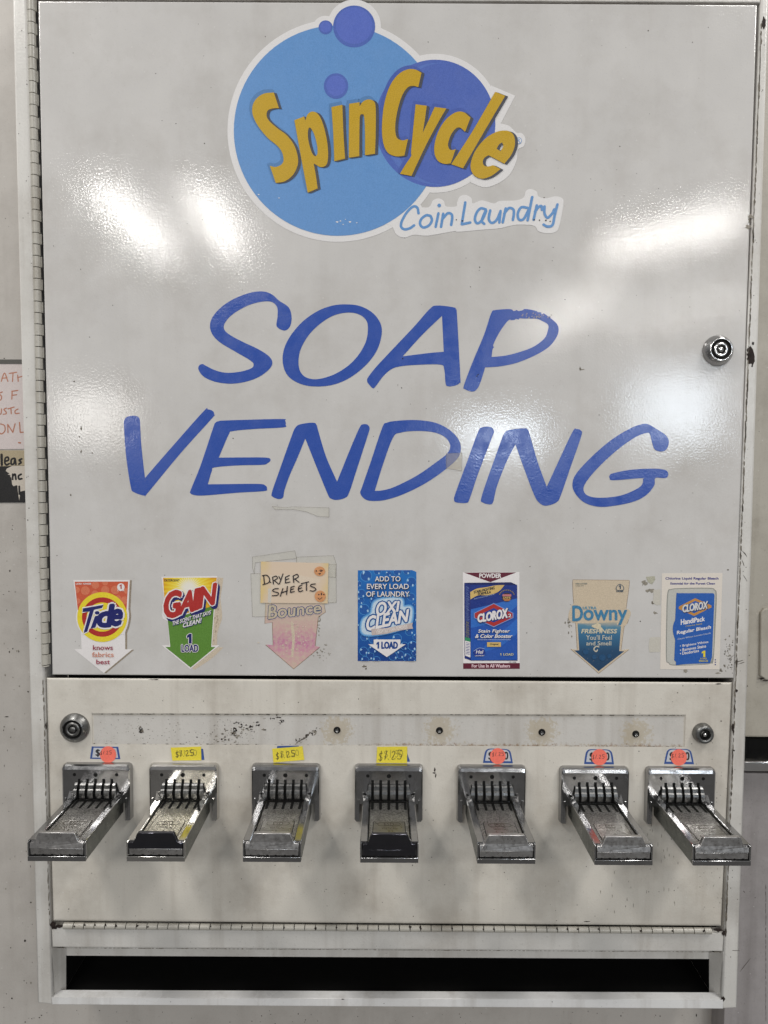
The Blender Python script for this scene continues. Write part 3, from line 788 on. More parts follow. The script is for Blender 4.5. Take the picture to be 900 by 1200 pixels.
# overlap of the two circles shows a slightly lighter crescent
lb.poly([p for p in circ(514, 145, 66.5, 71.5, 80)], k_ind2); lb.poly([p for p in circ(519, 145, 61.4, 71.0, 80)], k_ind)
lb.poly(circ(415, 31, 24.6), k_ind); lb.poly(circ(415, 30, 21.5), k_lav)
lb.poly(circ(381.6, 32, 8.2), k_ind); lb.poly(circ(381.4, 31.6, 6.2), k_lav)
lb.poly(circ(393.8, 100.8, 14.3, 15), k_ind); lb.poly(circ(393.8, 100.5, 11.4, 12), k_lav)
for x, y, r in ((395, 260, 1.1), (399, 259, .8), (402, 263, .6), (410, 260, 1.0), (418, 261, .7), (303, 228, .8), (327, 232, .6), (405, 257, .5)):
    lb.poly(blob(x, y, r * 1.4, r * .7), k_white)
lb.build('bubbles', logo)
letters = {
 'S': (c1, [(190, 150, 1), (222, 248, 1), (190, 248), (155, 260), (145, 290), (160, 325), (210, 370), (270, 415), (315, 475), (338, 545), (338, 600), (310, 660), (260, 700), (202, 712, 1), (165, 605, 1), (200, 612), (235, 598), (250, 570), (240, 520), (210, 480), (150, 430), (90, 355), (58, 285), (60, 225), (90, 180), (135, 155)], None),
 'p': (c1, [(317, 322, 1), (378, 298, 1), (385, 325, 1), (400, 285), (430, 268), (465, 285), (495, 345), (520, 450), (527, 545), (515, 600), (480, 613), (455, 600), (437, 590, 1), (450, 660), (462, 745, 1), (400, 772, 1), (360, 560)], [(415, 368), (440, 410), (458, 480), (460, 530), (445, 545), (425, 520), (405, 450), (402, 390)]),
 'i': (c1, [(547, 240, 1), (615, 226, 1), (622, 400), (632, 560, 1), (565, 577, 1), (558, 400)], None),
 'n': (c1, [(657, 220, 1), (722, 210, 1), (722, 235, 1), (745, 205), (780, 193), (810, 205), (822, 245), (822, 400), (818, 530, 1), (755, 540, 1), (755, 400), (750, 300), (738, 285), (725, 295), (722, 340), (720, 545, 1), (655, 555, 1), (655, 400)], None),
 'C': (c2, [(303, 72, 1), (285, 152, 1), (255, 145), (225, 155), (195, 200), (170, 280), (157, 370), (165, 430), (195, 447), (228, 440, 1), (208, 532, 1), (160, 536), (115, 515), (90, 460), (83, 370), (95, 250), (125, 150), (170, 85), (220, 55), (265, 53)], None),
 'y': (c2, [(270, 247, 1), (332, 255, 1), (322, 330), (310, 405, 1), (345, 330), (376, 262, 1), (441, 270, 1), (400, 340), (330, 470), (247, 645, 1), (183, 633, 1), (215, 580), (245, 535), (245, 510), (255, 400)], None),
 'c': (c2, [(575, 322, 1), (545, 400, 1), (515, 376), (490, 385), (465, 420), (450, 470), (460, 498), (480, 500), (493, 495, 1), (465, 575, 1), (430, 578), (395, 562), (375, 520), (377, 460), (400, 390), (440, 330), (490, 293), (535, 290)], None),
 'l': (c2, [(712, 178, 1), (768, 200, 1), (650, 400), (533, 603, 1), (468, 580, 1), (590, 390)], None),
 'e': (c2, [(763, 577, 1), (800, 530), (820, 480), (820, 435), (803, 405), (770, 393), (720, 400), (660, 435), (605, 500), (578, 565), (577, 610), (600, 645), (640, 660), (690, 645), (742, 607, 1), (700, 585, 1), (675, 592), (652, 588), (643, 568), (652, 545), (675, 530, 1)], [(750, 458, 1), (757, 480), (742, 507, 1), (720, 495, 1), (732, 472)]),
}
LB = Art(0, 0, 1, B0 + .0005, .00001)
out = {}
for q, (fn, pts, hole) in letters.items(): out[q] = (outline(fn(pts)), [outline(fn(hole))] if hole else [])
sh = lambda o, dx, dy: [(x + dx, y + dy) for x, y in o]
def grow(o, t):
    """outline moved outward by t"""
    n = len(o); ar = sum(o[i][0] * o[(i + 1) % n][1] - o[(i + 1) % n][0] * o[i][1] for i in range(n)); sg = 1 if ar > 0 else -1
    r = []
    for i in range(n):
        dx, dy = o[(i + 1) % n][0] - o[i - 1][0], o[(i + 1) % n][1] - o[i - 1][1]; q = math.hypot(dx, dy) or 1
        r.append((o[i][0] + sg * dy / q * t, o[i][1] - sg * dx / q * t))
    return r
for q, (o, hh) in out.items():
    if q in 'e': continue
    if q == 'l': continue
    LB.poly(sh(grow(o, 1.6), -1.6, -2.6), k_halo if q in 'Spin' else k_halo2)
for q, (o, hh) in out.items():
    for k in (1, 2, 3):
        LB.poly(sh(o, 1.15 * k, .30 * k), k_shade, [sh(x, 1.15 * k, .30 * k) for x in hh])
for q, (o, hh) in out.items(): LB.poly(o, k_gold, hh)
LB.build('gold_lettering', logo)
CL = Art(455, 215, 4.286, B0 + .00022)
k_cl = ink(98, 148, 204, .4, .06)
for st in ([(152, 150), (146, 122), (125, 116), (95, 143), (70, 185), (64, 215), (80, 230), (108, 225), (130, 210)], [(213, 163), (190, 160), (165, 180), (160, 205), (177, 221), (205, 210), (219, 185), (213, 163)],
           [(252, 150), (238, 218)], [(276, 152), (265, 218)], [(271, 180), (298, 150), (318, 155), (321, 175), (316, 208)], [(387, 95), (369, 205)], [(370, 205), (412, 196)],
           [(490, 130), (465, 125), (445, 145), (435, 180), (448, 200), (472, 182), (492, 138)], [(490, 134), (470, 185), (482, 203)], [(512, 135), (505, 178), (520, 198), (545, 182), (564, 140)], [(564, 138), (558, 196)],
           [(590, 125), (575, 195)], [(582, 152), (605, 124), (627, 129), (631, 150), (626, 183)], [(700, 122), (668, 120), (651, 150), (656, 180), (680, 178), (706, 130)], [(723, 68), (700, 185)],
           [(746, 110), (730, 182)], [(737, 142), (755, 118), (770, 114), (772, 132)], [(785, 115), (785, 150), (800, 172), (824, 150), (834, 130)], [(850, 105), (836, 160), (825, 208), (800, 216), (780, 206)]):
    CL.stroke(st, 13, k_cl, smooth=len(st) > 2)
CL.poly(circ(256, 110, 9, n=16), k_cl)
for x, y, r in ((342, 182, 3), (372, 188, 4), (760, 184, 3.5), (792, 185, 4), (813, 190, 3), (733, 182, 4)): CL.poly(circ(x, y, r, n=8), m_rust)
CL.ox, CL.oy, CL.s = 430, 70, 4.737
CL.poly(circ(842, 449, 18, n=28), k_cl); CL.poly(circ(842, 449, 15, n=28), k_white); CL.text('R', rect(834, 438, 851, 460), k_cl, .02)
CL.build('blue_lettering', logo)

# ---- the two words
k_blue = ink(50, 84, 170, .18, .03, .5)
def crop(ox, oy, s): return lambda pts: [(ox + p[0] / s, oy + p[1] / s) + tuple(p[2:]) for p in pts]
s4, s5, s6, s7, s8 = crop(220, 330, 3.913), crop(420, 345, 3.6), crop(135, 470, 4.286), crop(310, 480, 3.6), crop(520, 480, 3.214)
W = Art(0, 0, 1, B0)
rag = [(640, 62), (655, 70), (668, 66), (676, 70), (695, 66), (698, 62), (720, 63), (752, 70), (756, 74), (770, 76), (774, 84), (782, 80), (797, 90), (800, 94), (806, 92), (812, 102), (816, 104)]
words = [
 (s4, [(440, 224), (408, 205), (412, 160), (410, 118), (385, 93), (340, 92), (280, 108), (220, 140), (180, 175), (165, 212), (190, 242), (250, 275), (320, 308), (370, 340), (388, 370), (375, 400), (330, 435), (270, 458), (200, 468), (130, 460), (75, 437), (50, 405), (52, 385), (68, 378), (85, 387), (130, 408), (180, 418), (240, 413), (290, 398), (302, 380), (285, 360), (220, 322), (150, 280), (115, 245), (102, 205), (115, 160), (160, 112), (220, 75), (290, 50), (345, 45), (385, 58), (420, 88), (460, 115), (475, 150), (474, 190), (462, 215)], None),
 (s4, [(720, 104), (790, 112), (850, 145), (885, 195), (888, 250), (865, 320), (815, 385), (745, 440), (670, 472), (590, 481), (520, 470), (462, 435), (437, 380), (440, 315), (470, 250), (525, 185), (590, 138), (655, 112)], [(730, 142), (785, 150), (820, 180), (826, 225), (815, 280), (780, 340), (730, 390), (665, 428), (595, 447), (545, 440), (515, 410), (508, 360), (520, 305), (555, 245), (605, 195), (665, 157)]),
 (s5, [(330, 47), (400, 54), (412, 64), (416, 90), (430, 350), (428, 372), (410, 384), (380, 388), (368, 376), (362, 315), (345, 296), (250, 297), (180, 303), (140, 315), (105, 345), (75, 385), (62, 396), (45, 380), (37, 365), (42, 348), (80, 300), (160, 215), (240, 130), (300, 62)], [(353, 90, 1), (360, 242, 1), (300, 247), (187, 261, 1), (270, 170)]),
 (s5, [(578, 66)] + rag + [(838, 125), (845, 150), (835, 182), (805, 220), (750, 255), (670, 288), (600, 303), (535, 308, 1), (515, 370), (500, 400), (480, 410), (450, 400), (445, 385), (480, 290), (530, 170), (560, 80)], [(625, 118), (640, 106), (643, 109), (660, 107), (664, 103), (676, 106), (680, 101), (700, 102), (750, 103), (775, 112), (800, 128), (799, 152), (785, 185), (740, 220), (680, 243), (620, 258), (562, 264, 1), (566, 232), (572, 222), (569, 212), (595, 160)]),
]
for fn, o, hh in words: W.poly(outline(fn(o)), k_blue, [outline(fn(hh))] if hh else [], thick=.00012)
for x, y in ((500, 345), (505, 338), (187, 271)): W.poly([(420 + a / 3.6, 345 + b / 3.6) for a, b in circ(x, y, 3, n=8)], m_rust)
for i in range(22): W.poly([(420 + a / 3.6, 345 + b / 3.6) for a, b in blob(R.uniform(690, 815), R.gauss(92, 5) + (0), 3, 2.2)], ink(150, 146, 140, .5))
tag(W.build('lettering_decal'), 'blue slanted vinyl lettering reading SOAP with a chipped P', 'lettering')
W = Art(0, 0, 1, B0)
words = [
 (s6, [(65, 77), (105, 75), (123, 92), (127, 150), (131, 220), (148, 375), (153, 382, 1), (250, 270), (440, 55), (465, 42), (490, 50), (497, 68), (485, 88), (330, 260), (163, 462), (148, 475), (95, 458), (78, 430), (55, 280), (45, 150), (45, 98)], None),
 (s6, [(520, 101), (560, 97), (830, 90), (853, 98), (856, 118), (845, 132), (700, 140), (590, 151), (570, 168), (520, 284, 1), (640, 283), (760, 284), (780, 297), (765, 312), (740, 320), (620, 323), (500, 333), (485, 352), (465, 418, 1), (560, 417), (720, 416), (755, 425), (762, 440), (748, 452), (620, 460), (450, 474), (398, 472), (377, 462), (382, 440), (430, 320), (490, 140), (502, 110)], None),
 (s7, [(150, 62), (200, 55), (218, 62), (228, 95), (260, 200), (306, 304, 1), (360, 170), (400, 78), (415, 62), (435, 64), (443, 80), (435, 110), (390, 250), (357, 350), (340, 372), (305, 381), (280, 375), (266, 355), (215, 230), (172, 122, 1), (140, 200), (105, 280), (84, 340), (78, 370), (60, 377), (35, 368), (31, 350), (60, 265), (115, 110), (130, 76)], None),
 (s7, [(517, 55), (560, 47), (640, 44), (720, 55), (780, 85), (818, 125), (828, 165), (815, 205), (760, 255), (680, 310), (590, 355), (510, 381), (450, 385), (420, 375), (404, 352), (412, 325), (450, 215), (497, 75)], [(575, 97), (640, 90), (710, 95), (760, 115), (783, 150), (770, 185), (720, 225), (640, 280), (550, 325), (500, 340), (465, 343, 1), (500, 230), (542, 118)]),
 (s8, [(147, 66), (175, 65), (189, 80), (180, 110), (130, 240), (98, 335), (86, 351), (50, 350), (39, 340), (46, 310), (90, 190), (130, 82)], None),
 (s8, [(245, 77), (300, 70), (317, 76), (327, 105), (355, 200), (388, 291, 1), (430, 200), (485, 84), (500, 73), (517, 79), (518, 100), (480, 210), (442, 320), (425, 349), (385, 362), (360, 351), (340, 320), (300, 215), (270, 131, 1), (235, 200), (200, 290), (187, 345), (175, 357), (147, 350), (141, 335), (165, 260), (215, 120), (228, 90)], None),
 (s8, [(770, 55), (800, 72), (836, 96), (848, 120), (840, 148), (820, 158), (795, 150), (785, 125), (777, 94), (765, 88), (720, 105), (650, 155), (580, 220), (535, 275), (527, 305), (545, 325), (590, 332), (660, 325), (715, 305), (745, 285), (751, 262), (744, 258), (640, 266), (625, 258), (626, 246), (640, 239), (700, 227), (780, 222), (830, 226), (845, 238), (842, 254), (828, 258), (797, 258), (793, 285), (765, 320), (720, 345), (650, 361), (585, 366), (530, 350), (495, 315), (485, 280), (500, 240), (560, 175), (630, 115), (700, 72), (745, 55)], None),
]
for fn, o, hh in words: W.poly(outline(fn(o)), k_blue, [outline(fn(hh))] if hh else [], thick=.00012)
tag(W.build('lettering_decal'), 'blue slanted vinyl lettering reading VENDING', 'lettering')

# ---- scraps of tape and paper on the door
def tape_mat(name, c, alpha, rough=.25):
    t = NT(name); t.set(color=t.mix(t.map(t.noise(120, 4), .3, .7), c, tuple(x * .9 for x in c[:3]) + (1,)), rough=rough, alpha=alpha); return t.m
m_tape = tape_mat('aged_tape', srgb(236, 234, 214), .16); m_tape2 = tape_mat('yellow_tape', srgb(206, 192, 150), .62); m_scrap = ink(198, 194, 184, .6, .05); m_edge = tape_mat('tape_edge', srgb(104, 96, 80), .6)
def scrap(pts, label, m=m_tape, base=B0 + .0006, edge=True, cat='tape'):
    a = Art(0, 0, 1, base); a.poly(pts, m)
    if edge:
        for p, q in zip(pts, pts[1:] + pts[:1]): a.stroke([p, q], .35, m_edge, smooth=False)
    return tag(a.build('tape_scrap' if cat == 'tape' else 'paper_scrap'), label, cat)
scrap([(319, 593.5), (331, 594.5), (346, 594), (385.5, 595), (385.5, 606), (372, 605), (360, 600), (345, 597), (330, 597), (322, 597)], 'thin yellowed strip of tape just below the N of VENDING')
scrap([(523, 531.5), (541, 530.8), (541, 551.5), (523, 549)], 'small square of yellowed tape across the bowl of the letter D', tape_mat('thin_tape', srgb(206, 196, 172), .30))
scrap([(765.5, 691.5), (774, 690.5), (774, 709), (769, 709), (765, 706), (766, 698)], 'pale paper scrap at the upper left edge of the bleach sticker', m_scrap, B0, False, 'scrap')
scrap([(761.5, 747), (774, 746.5), (773.5, 764), (761, 764.5), (760, 757)], 'pale paper scrap at the lower left edge of the bleach sticker', m_scrap, B0, False, 'scrap')
scrap([(757, 676), (767, 675), (768, 679), (764, 685), (759, 682)], 'greenish glue residue scrap above left of the bleach sticker', ink(178, 176, 158, .6, .2), B0, False, 'scrap')

# ---- product stickers
BL = .0005
def sticker(ox, oy, s, base=B0): return Art(ox, oy, s, base)
def kids(ox, oy, s, base=BL): return Art(ox, oy, s, base)
k_navy = ink(26, 32, 104, .4, .06); k_red = ink(176, 44, 40, .4, .06); k_yel = ink(232, 212, 50, .4, .05); k_org = ink(204, 92, 62, .4, .07); k_org2 = ink(214, 120, 88, .4, .06); k_bl = ink(40, 40, 44)
k_wp = ink(232, 228, 228, .45, .03)
g_sticker = 'product stickers in a row on the door'
# 1 orange one with a bullseye
O_ = (80, 670, 9.6)
arrow = outline([(58, 95, 1), (692, 92, 1), (676, 420, 1), (684, 500), (668, 600), (640, 680, 1), (640, 872, 1), (718, 875, 1), (400, 1140, 1), (70, 875, 1), (150, 872, 1), (140, 680, 1), (100, 600), (86, 500), (100, 425, 1)])
a = sticker(*O_); a.poly(sh(arrow, 22, 4), ink(150, 138, 122, .6, .2), thick=.0001); a.poly(arrow, k_wp, thick=.0002)
a.poly([(72, 112), (674, 110), (656, 425), (560, 700), (220, 700), (106, 425)], k_org)
for x, y, r in ((192, 212, 50), (305, 150, 42), (415, 120, 34), (415, 205, 46), (528, 205, 48), (105, 330, 32), (300, 250, 40), (635, 320, 44), (95, 205, 36), (655, 215, 32), (560, 300, 36)):
    c = [(max(76 + (y - 110) * .1, min(670 - (y - 110) * .06, p)), max(114, q)) for p, q in circ(x, y, r, n=30)]
    a.poly(c, k_org2)
a.poly([(100, 440), (102, 520), (118, 600), (142, 660), (142, 705), (640, 705), (640, 660), (656, 600), (668, 520), (664, 440)], k_wp)
a.text('ULTRA  POWDER', rect(86, 126, 258, 146), k_wp, .02); a.poly(circ(592, 172, 42, n=30), k_wp); a.text('1', rect(578, 144, 600, 192), k_red, .02); a.text('DOSE', rect(555, 200, 632, 218), k_wp, .02)
st = tag(a.build('product_sticker'), 'white and orange arrow sticker with red and yellow bullseye and blue lettering', 'sticker', g_sticker)
a = kids(*O_); a.poly(circ(382, 510, 282, 280, 72), k_yel); a.poly(circ(382, 510, 228, 222, 66), k_red); a.poly(circ(382, 510, 176, 164, 60), k_yel)
a.build('bullseye', st)
a = kids(*O_, base=BL + .0003)
t_pts = [(165, 412), (395, 372), (380, 408), (290, 428), (215, 672), (175, 690), (178, 668), (240, 448), (160, 454)]
i_pts = [(300, 500), (352, 488), (305, 628), (250, 640)]; dot = circ(325, 462, 27, 20, 20)
a.poly(grow(t_pts, 13), k_wp); a.poly(grow(i_pts, 13), k_wp); a.poly(circ(325, 462, 38, 32, 20), k_wp)
dq = [(340, 385), (512, 372), (470, 612), (325, 622)]; eq = [(488, 432), (618, 425), (580, 600), (468, 605)]
a.text('d', dq, k_wp, .11); a.text('e', eq, k_wp, .11)
a.poly(t_pts, k_navy); a.poly(i_pts, k_navy); a.poly(dot, k_navy); a.text('d', dq, k_navy, .05); a.text('e', eq, k_navy, .05)
a.text('knows', rect(278, 826, 500, 880), ink(150, 44, 70, .4), .015); a.text('fabrics', rect(268, 905, 510, 960), ink(206, 132, 106, .4), .01); a.text('best', rect(316, 988, 468, 1040), ink(158, 46, 72, .4), .015)
a.build('lettering', st)

# 2 green and yellow one
O_ = (185, 670, 9.6)
ghost = outline([(640, 62, 1), (736, 70, 1), (722, 180), (705, 300), (715, 400), (722, 520), (690, 620), (668, 700, 1), (666, 850, 1), (738, 852, 1), (600, 980), (410, 1105, 1), (300, 1000, 1), (500, 600, 1)])
a = sticker(*O_, B0 - .0001); a.poly(ghost, ink(204, 190, 170, .6, .15), thick=.0001)
for i in range(9): a.poly([(x, y) for x, y in blob(660 + R.gauss(0, 20), R.uniform(120, 800), 8, 14)], ink(176, 158, 136, .6, .15))
tag(a.build('sticker_remnant'), 'tan leftover backing of an older sticker showing behind the green arrow sticker', 'sticker')
a = sticker(*O_)
a.poly([(40, 58), (668, 50), (665, 130), (682, 160), (660, 380), (640, 420), (608, 830), (692, 828), (365, 1095), (45, 830), (130, 832), (112, 560), (55, 525), (45, 480), (68, 280)], k_wp, thick=.0002)
t = NT('sunburst_print'); cpt = P(185 + 350 / 9.6, 670 + 185 / 9.6); x_, y_, z_ = t.sep()
an = t.math('ARCTAN2', t.math('SUBTRACT', z_, cpt.z), t.math('SUBTRACT', x_, cpt.x)); ray = t.math('SINE', t.math('MULTIPLY', an, 34.0))
dd = t.math('ADD', t.dist(cpt), t.math('MULTIPLY', ray, .003))
burst = t.set(color=t.ramp(t.map(dd, 0, .040), [(.18, srgb(236, 232, 220)), (.34, srgb(240, 222, 90)), (.62, srgb(232, 196, 40)), (.95, srgb(206, 120, 30))]), rough=.42)
a.poly([(58, 68), (662, 66), (640, 420), (84, 500)], burst)
a.poly([(112, 548), (632, 380), (600, 846), (650, 846), (368, 1078), (82, 846), (140, 846)], ink(92, 138, 52, .42, .08))
a.text('DETERGENT', rect(75, 84, 244, 110), k_bl, .04)
st = tag(a.build('product_sticker'), 'green and yellow arrow sticker with slanted red capital lettering', 'sticker', g_sticker)
a = kids(*O_)
gq = [(92, 215), (250, 222), (235, 500), (66, 520)]
parts = [('G', [(92, 232), (262, 210), (232, 498), (64, 522)]), ('A', [(296, 232), (428, 200), (398, 438), (232, 478)]), ('I', [(425, 200), (478, 188), (450, 418), (398, 432)]), ('N', [(490, 180), (655, 132), (628, 362), (464, 408)])]
for s_, q in parts:
    for e_ in (30, 20, 10): a.text(s_, sh(q, e_ * .7, e_), k_navy, .085)
for s_, q in parts: a.text(s_, q, k_wp, .085)
for s_, q in parts: a.text(s_, q, k_red, .045)
a.text('THE SCENT THAT SAYS', [(165, 560), (600, 432), (590, 478), (160, 606)], k_navy, .05, dx=4, dy=6); a.text('CLEAN!', [(285, 580), (492, 518), (482, 572), (280, 630)], k_navy, .06, dx=4, dy=6)
a.text('THE SCENT THAT SAYS', [(165, 560), (600, 432), (590, 478), (160, 606)], k_wp, .02); a.text('CLEAN!', [(285, 580), (492, 518), (482, 572), (280, 630)], k_wp, .03)
for s_, q in (('1', rect(330, 700, 376, 805)), ('LOAD', rect(268, 822, 452, 900))):
    a.text(s_, q, k_wp, .10); a.text(s_, q, k_navy, .035)
a.build('lettering', st)

# 3 faded pink one under the hand-written note
O_ = (290, 640, 7.745)
t = NT('faded_pink_print'); x_, y_, z_ = t.sep(); z1, z0 = P(345, 715).z, P(345, 785).z
grad = t.ramp(t.map(z_, z0, z1), [(0, srgb(206, 178, 164)), (.30, srgb(204, 150, 166)), (.45, srgb(192, 116, 158)), (.7, srgb(202, 162, 162)), (1, srgb(200, 184, 168))])
nn = t.map(t.noise(240, 5, .7), .4, .62)
pink = t.set(color=t.mix(t.math('MULTIPLY', nn, .75), grad, srgb(202, 186, 166)), rough=.6)
a = sticker(*O_)
A3 = [(165, 500), (690, 500), (705, 598), (640, 642), (612, 905), (655, 915), (420, 1112), (165, 893), (235, 900), (228, 690), (160, 702)]
a.poly(grow(A3, 5), ink(150, 122, 100, .6, .2), thick=.0001); a.poly(A3, pink, thick=.00015)
a.poly(outline([(410, 690), (430, 800), (425, 900), (415, 1000), (398, 990), (405, 900), (402, 800), (395, 700)]), ink(206, 192, 170, .6, .1))
for i in range(40): a.poly(blob(R.gauss(420, 90), R.uniform(700, 1000), R.uniform(2, 8), R.uniform(2, 7), 9, .5), ink(212, 200, 182, .6, .1))
st = tag(a.build('product_sticker'), 'faded pink arrow sticker below the handwritten note', 'sticker', g_sticker)
a = kids(*O_)
bq = [(196, 540), (668, 508), (666, 606), (190, 662)]
a.text('Bounce', bq, ink(222, 196, 190, .5), .10); a.text('Bounce', bq, ink(44, 74, 116, .5, .15), .07); a.text('Bounce', bq, ink(196, 182, 160, .5, .1), .022)
a.build('lettering', st)
# tape and the note
for pts, lab in (([(45, 98), (430, 42), (445, 112), (70, 150), (62, 250), (45, 200)], 'clear yellowed tape strip sloping above the top left of the handwritten note'), ([(445, 100), (780, 85), (805, 160), (800, 285), (445, 250)], 'clear yellowed tape strip above the top right corner of the handwritten note'),
                 ([(30, 250), (165, 245), (240, 640), (45, 640)], 'clear yellowed tape strip running down left of the handwritten note'), ([(700, 165), (805, 165), (805, 512), (700, 515)], 'clear yellowed tape strip along the right edge of the handwritten note')):
    scrap([(290 + x / 7.745, 640 + y / 7.745) for x, y in pts], lab, m_tape, B0 + .0004)
t = NT('taped_note_paper'); sn = t.n.new('ShaderNodeTexWave'); sn.wave_type = 'BANDS'; sn.bands_direction = 'Z'; sn.inputs['Scale'].default_value = 230; sn.inputs['Distortion'].default_value = .6
t.l.new(t.g.outputs['Position'], sn.inputs['Vector'])
x_, y_, z_ = t.sep(); pl, pr_ = P(305.5, 680), P(384, 680)
edge = t.math('MAXIMUM', t.map(x_, pl.x, pl.x + .014, .75, 0), t.map(x_, pr_.x - .010, pr_.x, 0, .6)); edge = t.math('MULTIPLY', edge, t.map(t.noise(60, 4), .3, .6))
paper = t.mix(t.math('MULTIPLY', sn.outputs['Fac'], .25), srgb(222, 202, 180), srgb(204, 182, 162))
note_m = t.set(color=t.mix(edge, paper, srgb(222, 194, 112)), rough=.4)
a = Art(*O_, base=B0 + .0008)
a.poly([(122, 140), (735, 155), (728, 520), (118, 515)], note_m, thick=.0003)
a.poly([(188, 385), (216, 385), (216, 512), (185, 512)], ink(208, 202, 192, .5, .05))
a.poly([(218, 395), (660, 330), (660, 300), (460, 262), (200, 262)], ink(222, 206, 186, .4, .06))
note = tag(a.build('handwritten_note'), 'tan taped paper note handwritten DRYER SHEETS with two orange smiley faces', 'note')
a = Art(*O_, base=B0 + .0013); ki = ink(34, 26, 34, .5, .1)
for stt in ([(147, 268), (155, 345)], [(135, 268), (175, 264), (200, 295), (193, 330), (140, 350)], [(200, 322), (212, 330)], [(228, 282), (236, 345)], [(228, 282), (260, 272), (270, 293), (235, 315)], [(245, 312), (282, 345)], [(285, 275), (300, 305)], [(322, 252), (306, 300), (290, 342)],
            [(345, 282), (345, 335)], [(345, 282), (380, 266)], [(345, 308), (375, 295)], [(345, 335), (385, 325)], [(415, 272), (420, 330)], [(412, 272), (450, 256), (460, 280), (420, 302)], [(430, 298), (468, 328)],
            [(280, 385), (245, 388), (228, 405), (250, 415), (280, 425), (272, 445), (225, 450)], [(322, 385), (298, 455)], [(362, 365), (355, 440)], [(305, 425), (362, 405)], [(395, 372), (390, 420)], [(395, 372), (425, 364)], [(392, 395), (418, 388)], [(390, 420), (425, 412)],
            [(495, 352), (470, 365), (462, 390), (470, 412), (502, 404)], [(465, 388), (492, 378)], [(488, 340), (556, 324)], [(536, 330), (536, 402)], [(616, 343), (580, 348), (575, 365), (605, 375), (621, 393), (600, 408), (568, 404)]):
    a.stroke(stt, 9.5, ki, smooth=len(stt) > 2)
a.build('handwriting', note)
a = Art(*O_, base=B0 + .0013); kf = ink(214, 152, 104, .45, .12)
for x, y, pts in ((655, 228, [(625, 225), (668, 218), (655, 252)]), (660, 455, [(648, 440), (694, 440), (672, 436)])):
    a.poly(circ(x, y, 50, 43 if y < 300 else 52, 30), kf)
    for px_, py_ in pts: a.poly(circ(px_, py_, 7, 7, 10), ki)
a.stroke([(655, 222), (668, 230), (684, 218)], 6, ki); a.stroke([(644, 250), (655, 253), (666, 249)], 6, ki); a.stroke([(640, 470), (655, 482), (675, 468)], 6, ki); a.stroke([(670, 425), (670, 445)], 6, ki, smooth=False)
a.build('smiley_faces', note)

# 4 blue bubble one
O_ = (410, 660, 9.6)
t = NT('blue_bubble_print')
vv = t.voronoi(62, t.pos(1, 0, 1)); v2 = t.voronoi(110, t.pos(1, 0, 1))
ring = t.math('MULTIPLY', t.map(vv, .30, .37), t.map(vv, .37, .44, 1, 0)); ring2 = t.math('MULTIPLY', t.map(v2, .30, .38), t.map(v2, .38, .44, 1, 0))
x_, y_, z_ = t.sep()
bc = t.ramp(t.map(z_, P(454, 775).z, P(454, 668).z), [(0, srgb(14, 62, 136)), (.35, srgb(20, 94, 176)), (1, srgb(28, 112, 190))])
bc = t.mix(t.math('MULTIPLY', t.map(t.noise(60, 2), .4, .65), .3), bc, srgb(18, 72, 150))
bubm = t.set(color=bc, rough=.4)
a = sticker(*O_); a.dl = .000006; a.poly([(90, 80), (700, 78), (748, 98), (746, 1102), (88, 1100)], bubm, thick=.0002)
kb1, kb2 = ink(70, 146, 210, .4), ink(168, 206, 234, .4); kb3 = ink(26, 88, 166, .4)
RB = random.Random(5)
bubs = [(182, 140, 66), (310, 85, 46), (100, 230, 34), (160, 520, 62), (120, 420, 42), (690, 210, 58), (690, 380, 46), (720, 610, 52), (668, 770, 46), (165, 830, 46), (535, 90, 50), (640, 85, 44), (435, 115, 34), (265, 850, 56), (155, 990, 50), (228, 1040, 46), (640, 1060, 46), (565, 1030, 46), (485, 1045, 50), (705, 930, 56), (612, 930, 46), (530, 850, 56), (300, 1090, 44), (725, 1010, 34), (110, 720, 40), (270, 420, 46), (590, 400, 34), (720, 460, 18), (130, 340, 50), (170, 1090, 46), (740, 830, 36), (700, 1090, 40), (255, 970, 46)]
for x, y, r in bubs:
    clip = lambda ps: [(max(90, min(746, p)), max(81, min(1100, q))) for p, q in ps]
    if r * .9 > min(x - 90, 746 - x) + r * .8: pass
    a.poly(clip(circ(x, y, r, n=30)), kb1); a.poly(clip(circ(x + 1, y + 1, r * .9, n=30)), kb3 if y < 900 else ink(16, 70, 146, .4)); 
    for an in (math.radians(RB.uniform(20, 70)), math.radians(RB.uniform(200, 250))):
        a.poly(clip(circ(x + r * .72 * math.cos(an), y + r * .72 * math.sin(an), r * .17, r * .24, 12)), kb2)
for x, y, r in bubs[:18:2]: a.poly([(max(90, min(746, p)), max(81, min(1100, q))) for p, q in circ(x - r * .45, y - r * .35, r * .13, n=10)], kb2)
st = tag(a.build('product_sticker'), 'bright blue rectangular sticker covered in bubbles', 'sticker', g_sticker)
a = kids(*O_, base=BL + .0008)
cl = outline([(280, 440), (420, 400), (575, 405), (600, 490), (690, 500), (690, 640), (640, 700), (480, 760), (240, 800), (140, 770), (150, 640), (240, 570)])
for e_, c_ in ((26, ink(84, 152, 212, .4)), (14, ink(140, 186, 226, .4)), (2, ink(196, 216, 232, .4))): a.poly(grow(cl, e_), c_)
for s_, q, w_ in (('ADD TO', rect(282, 148, 568, 204), 0), ('EVERY LOAD', rect(192, 232, 662, 290), 0), ('OF LAUNDRY', rect(184, 318, 668, 376), 0)):
    a.text(s_, q, ink(20, 30, 60, .4), .045, dx=5, dy=6); a.text(s_, q, k_wp, .015)
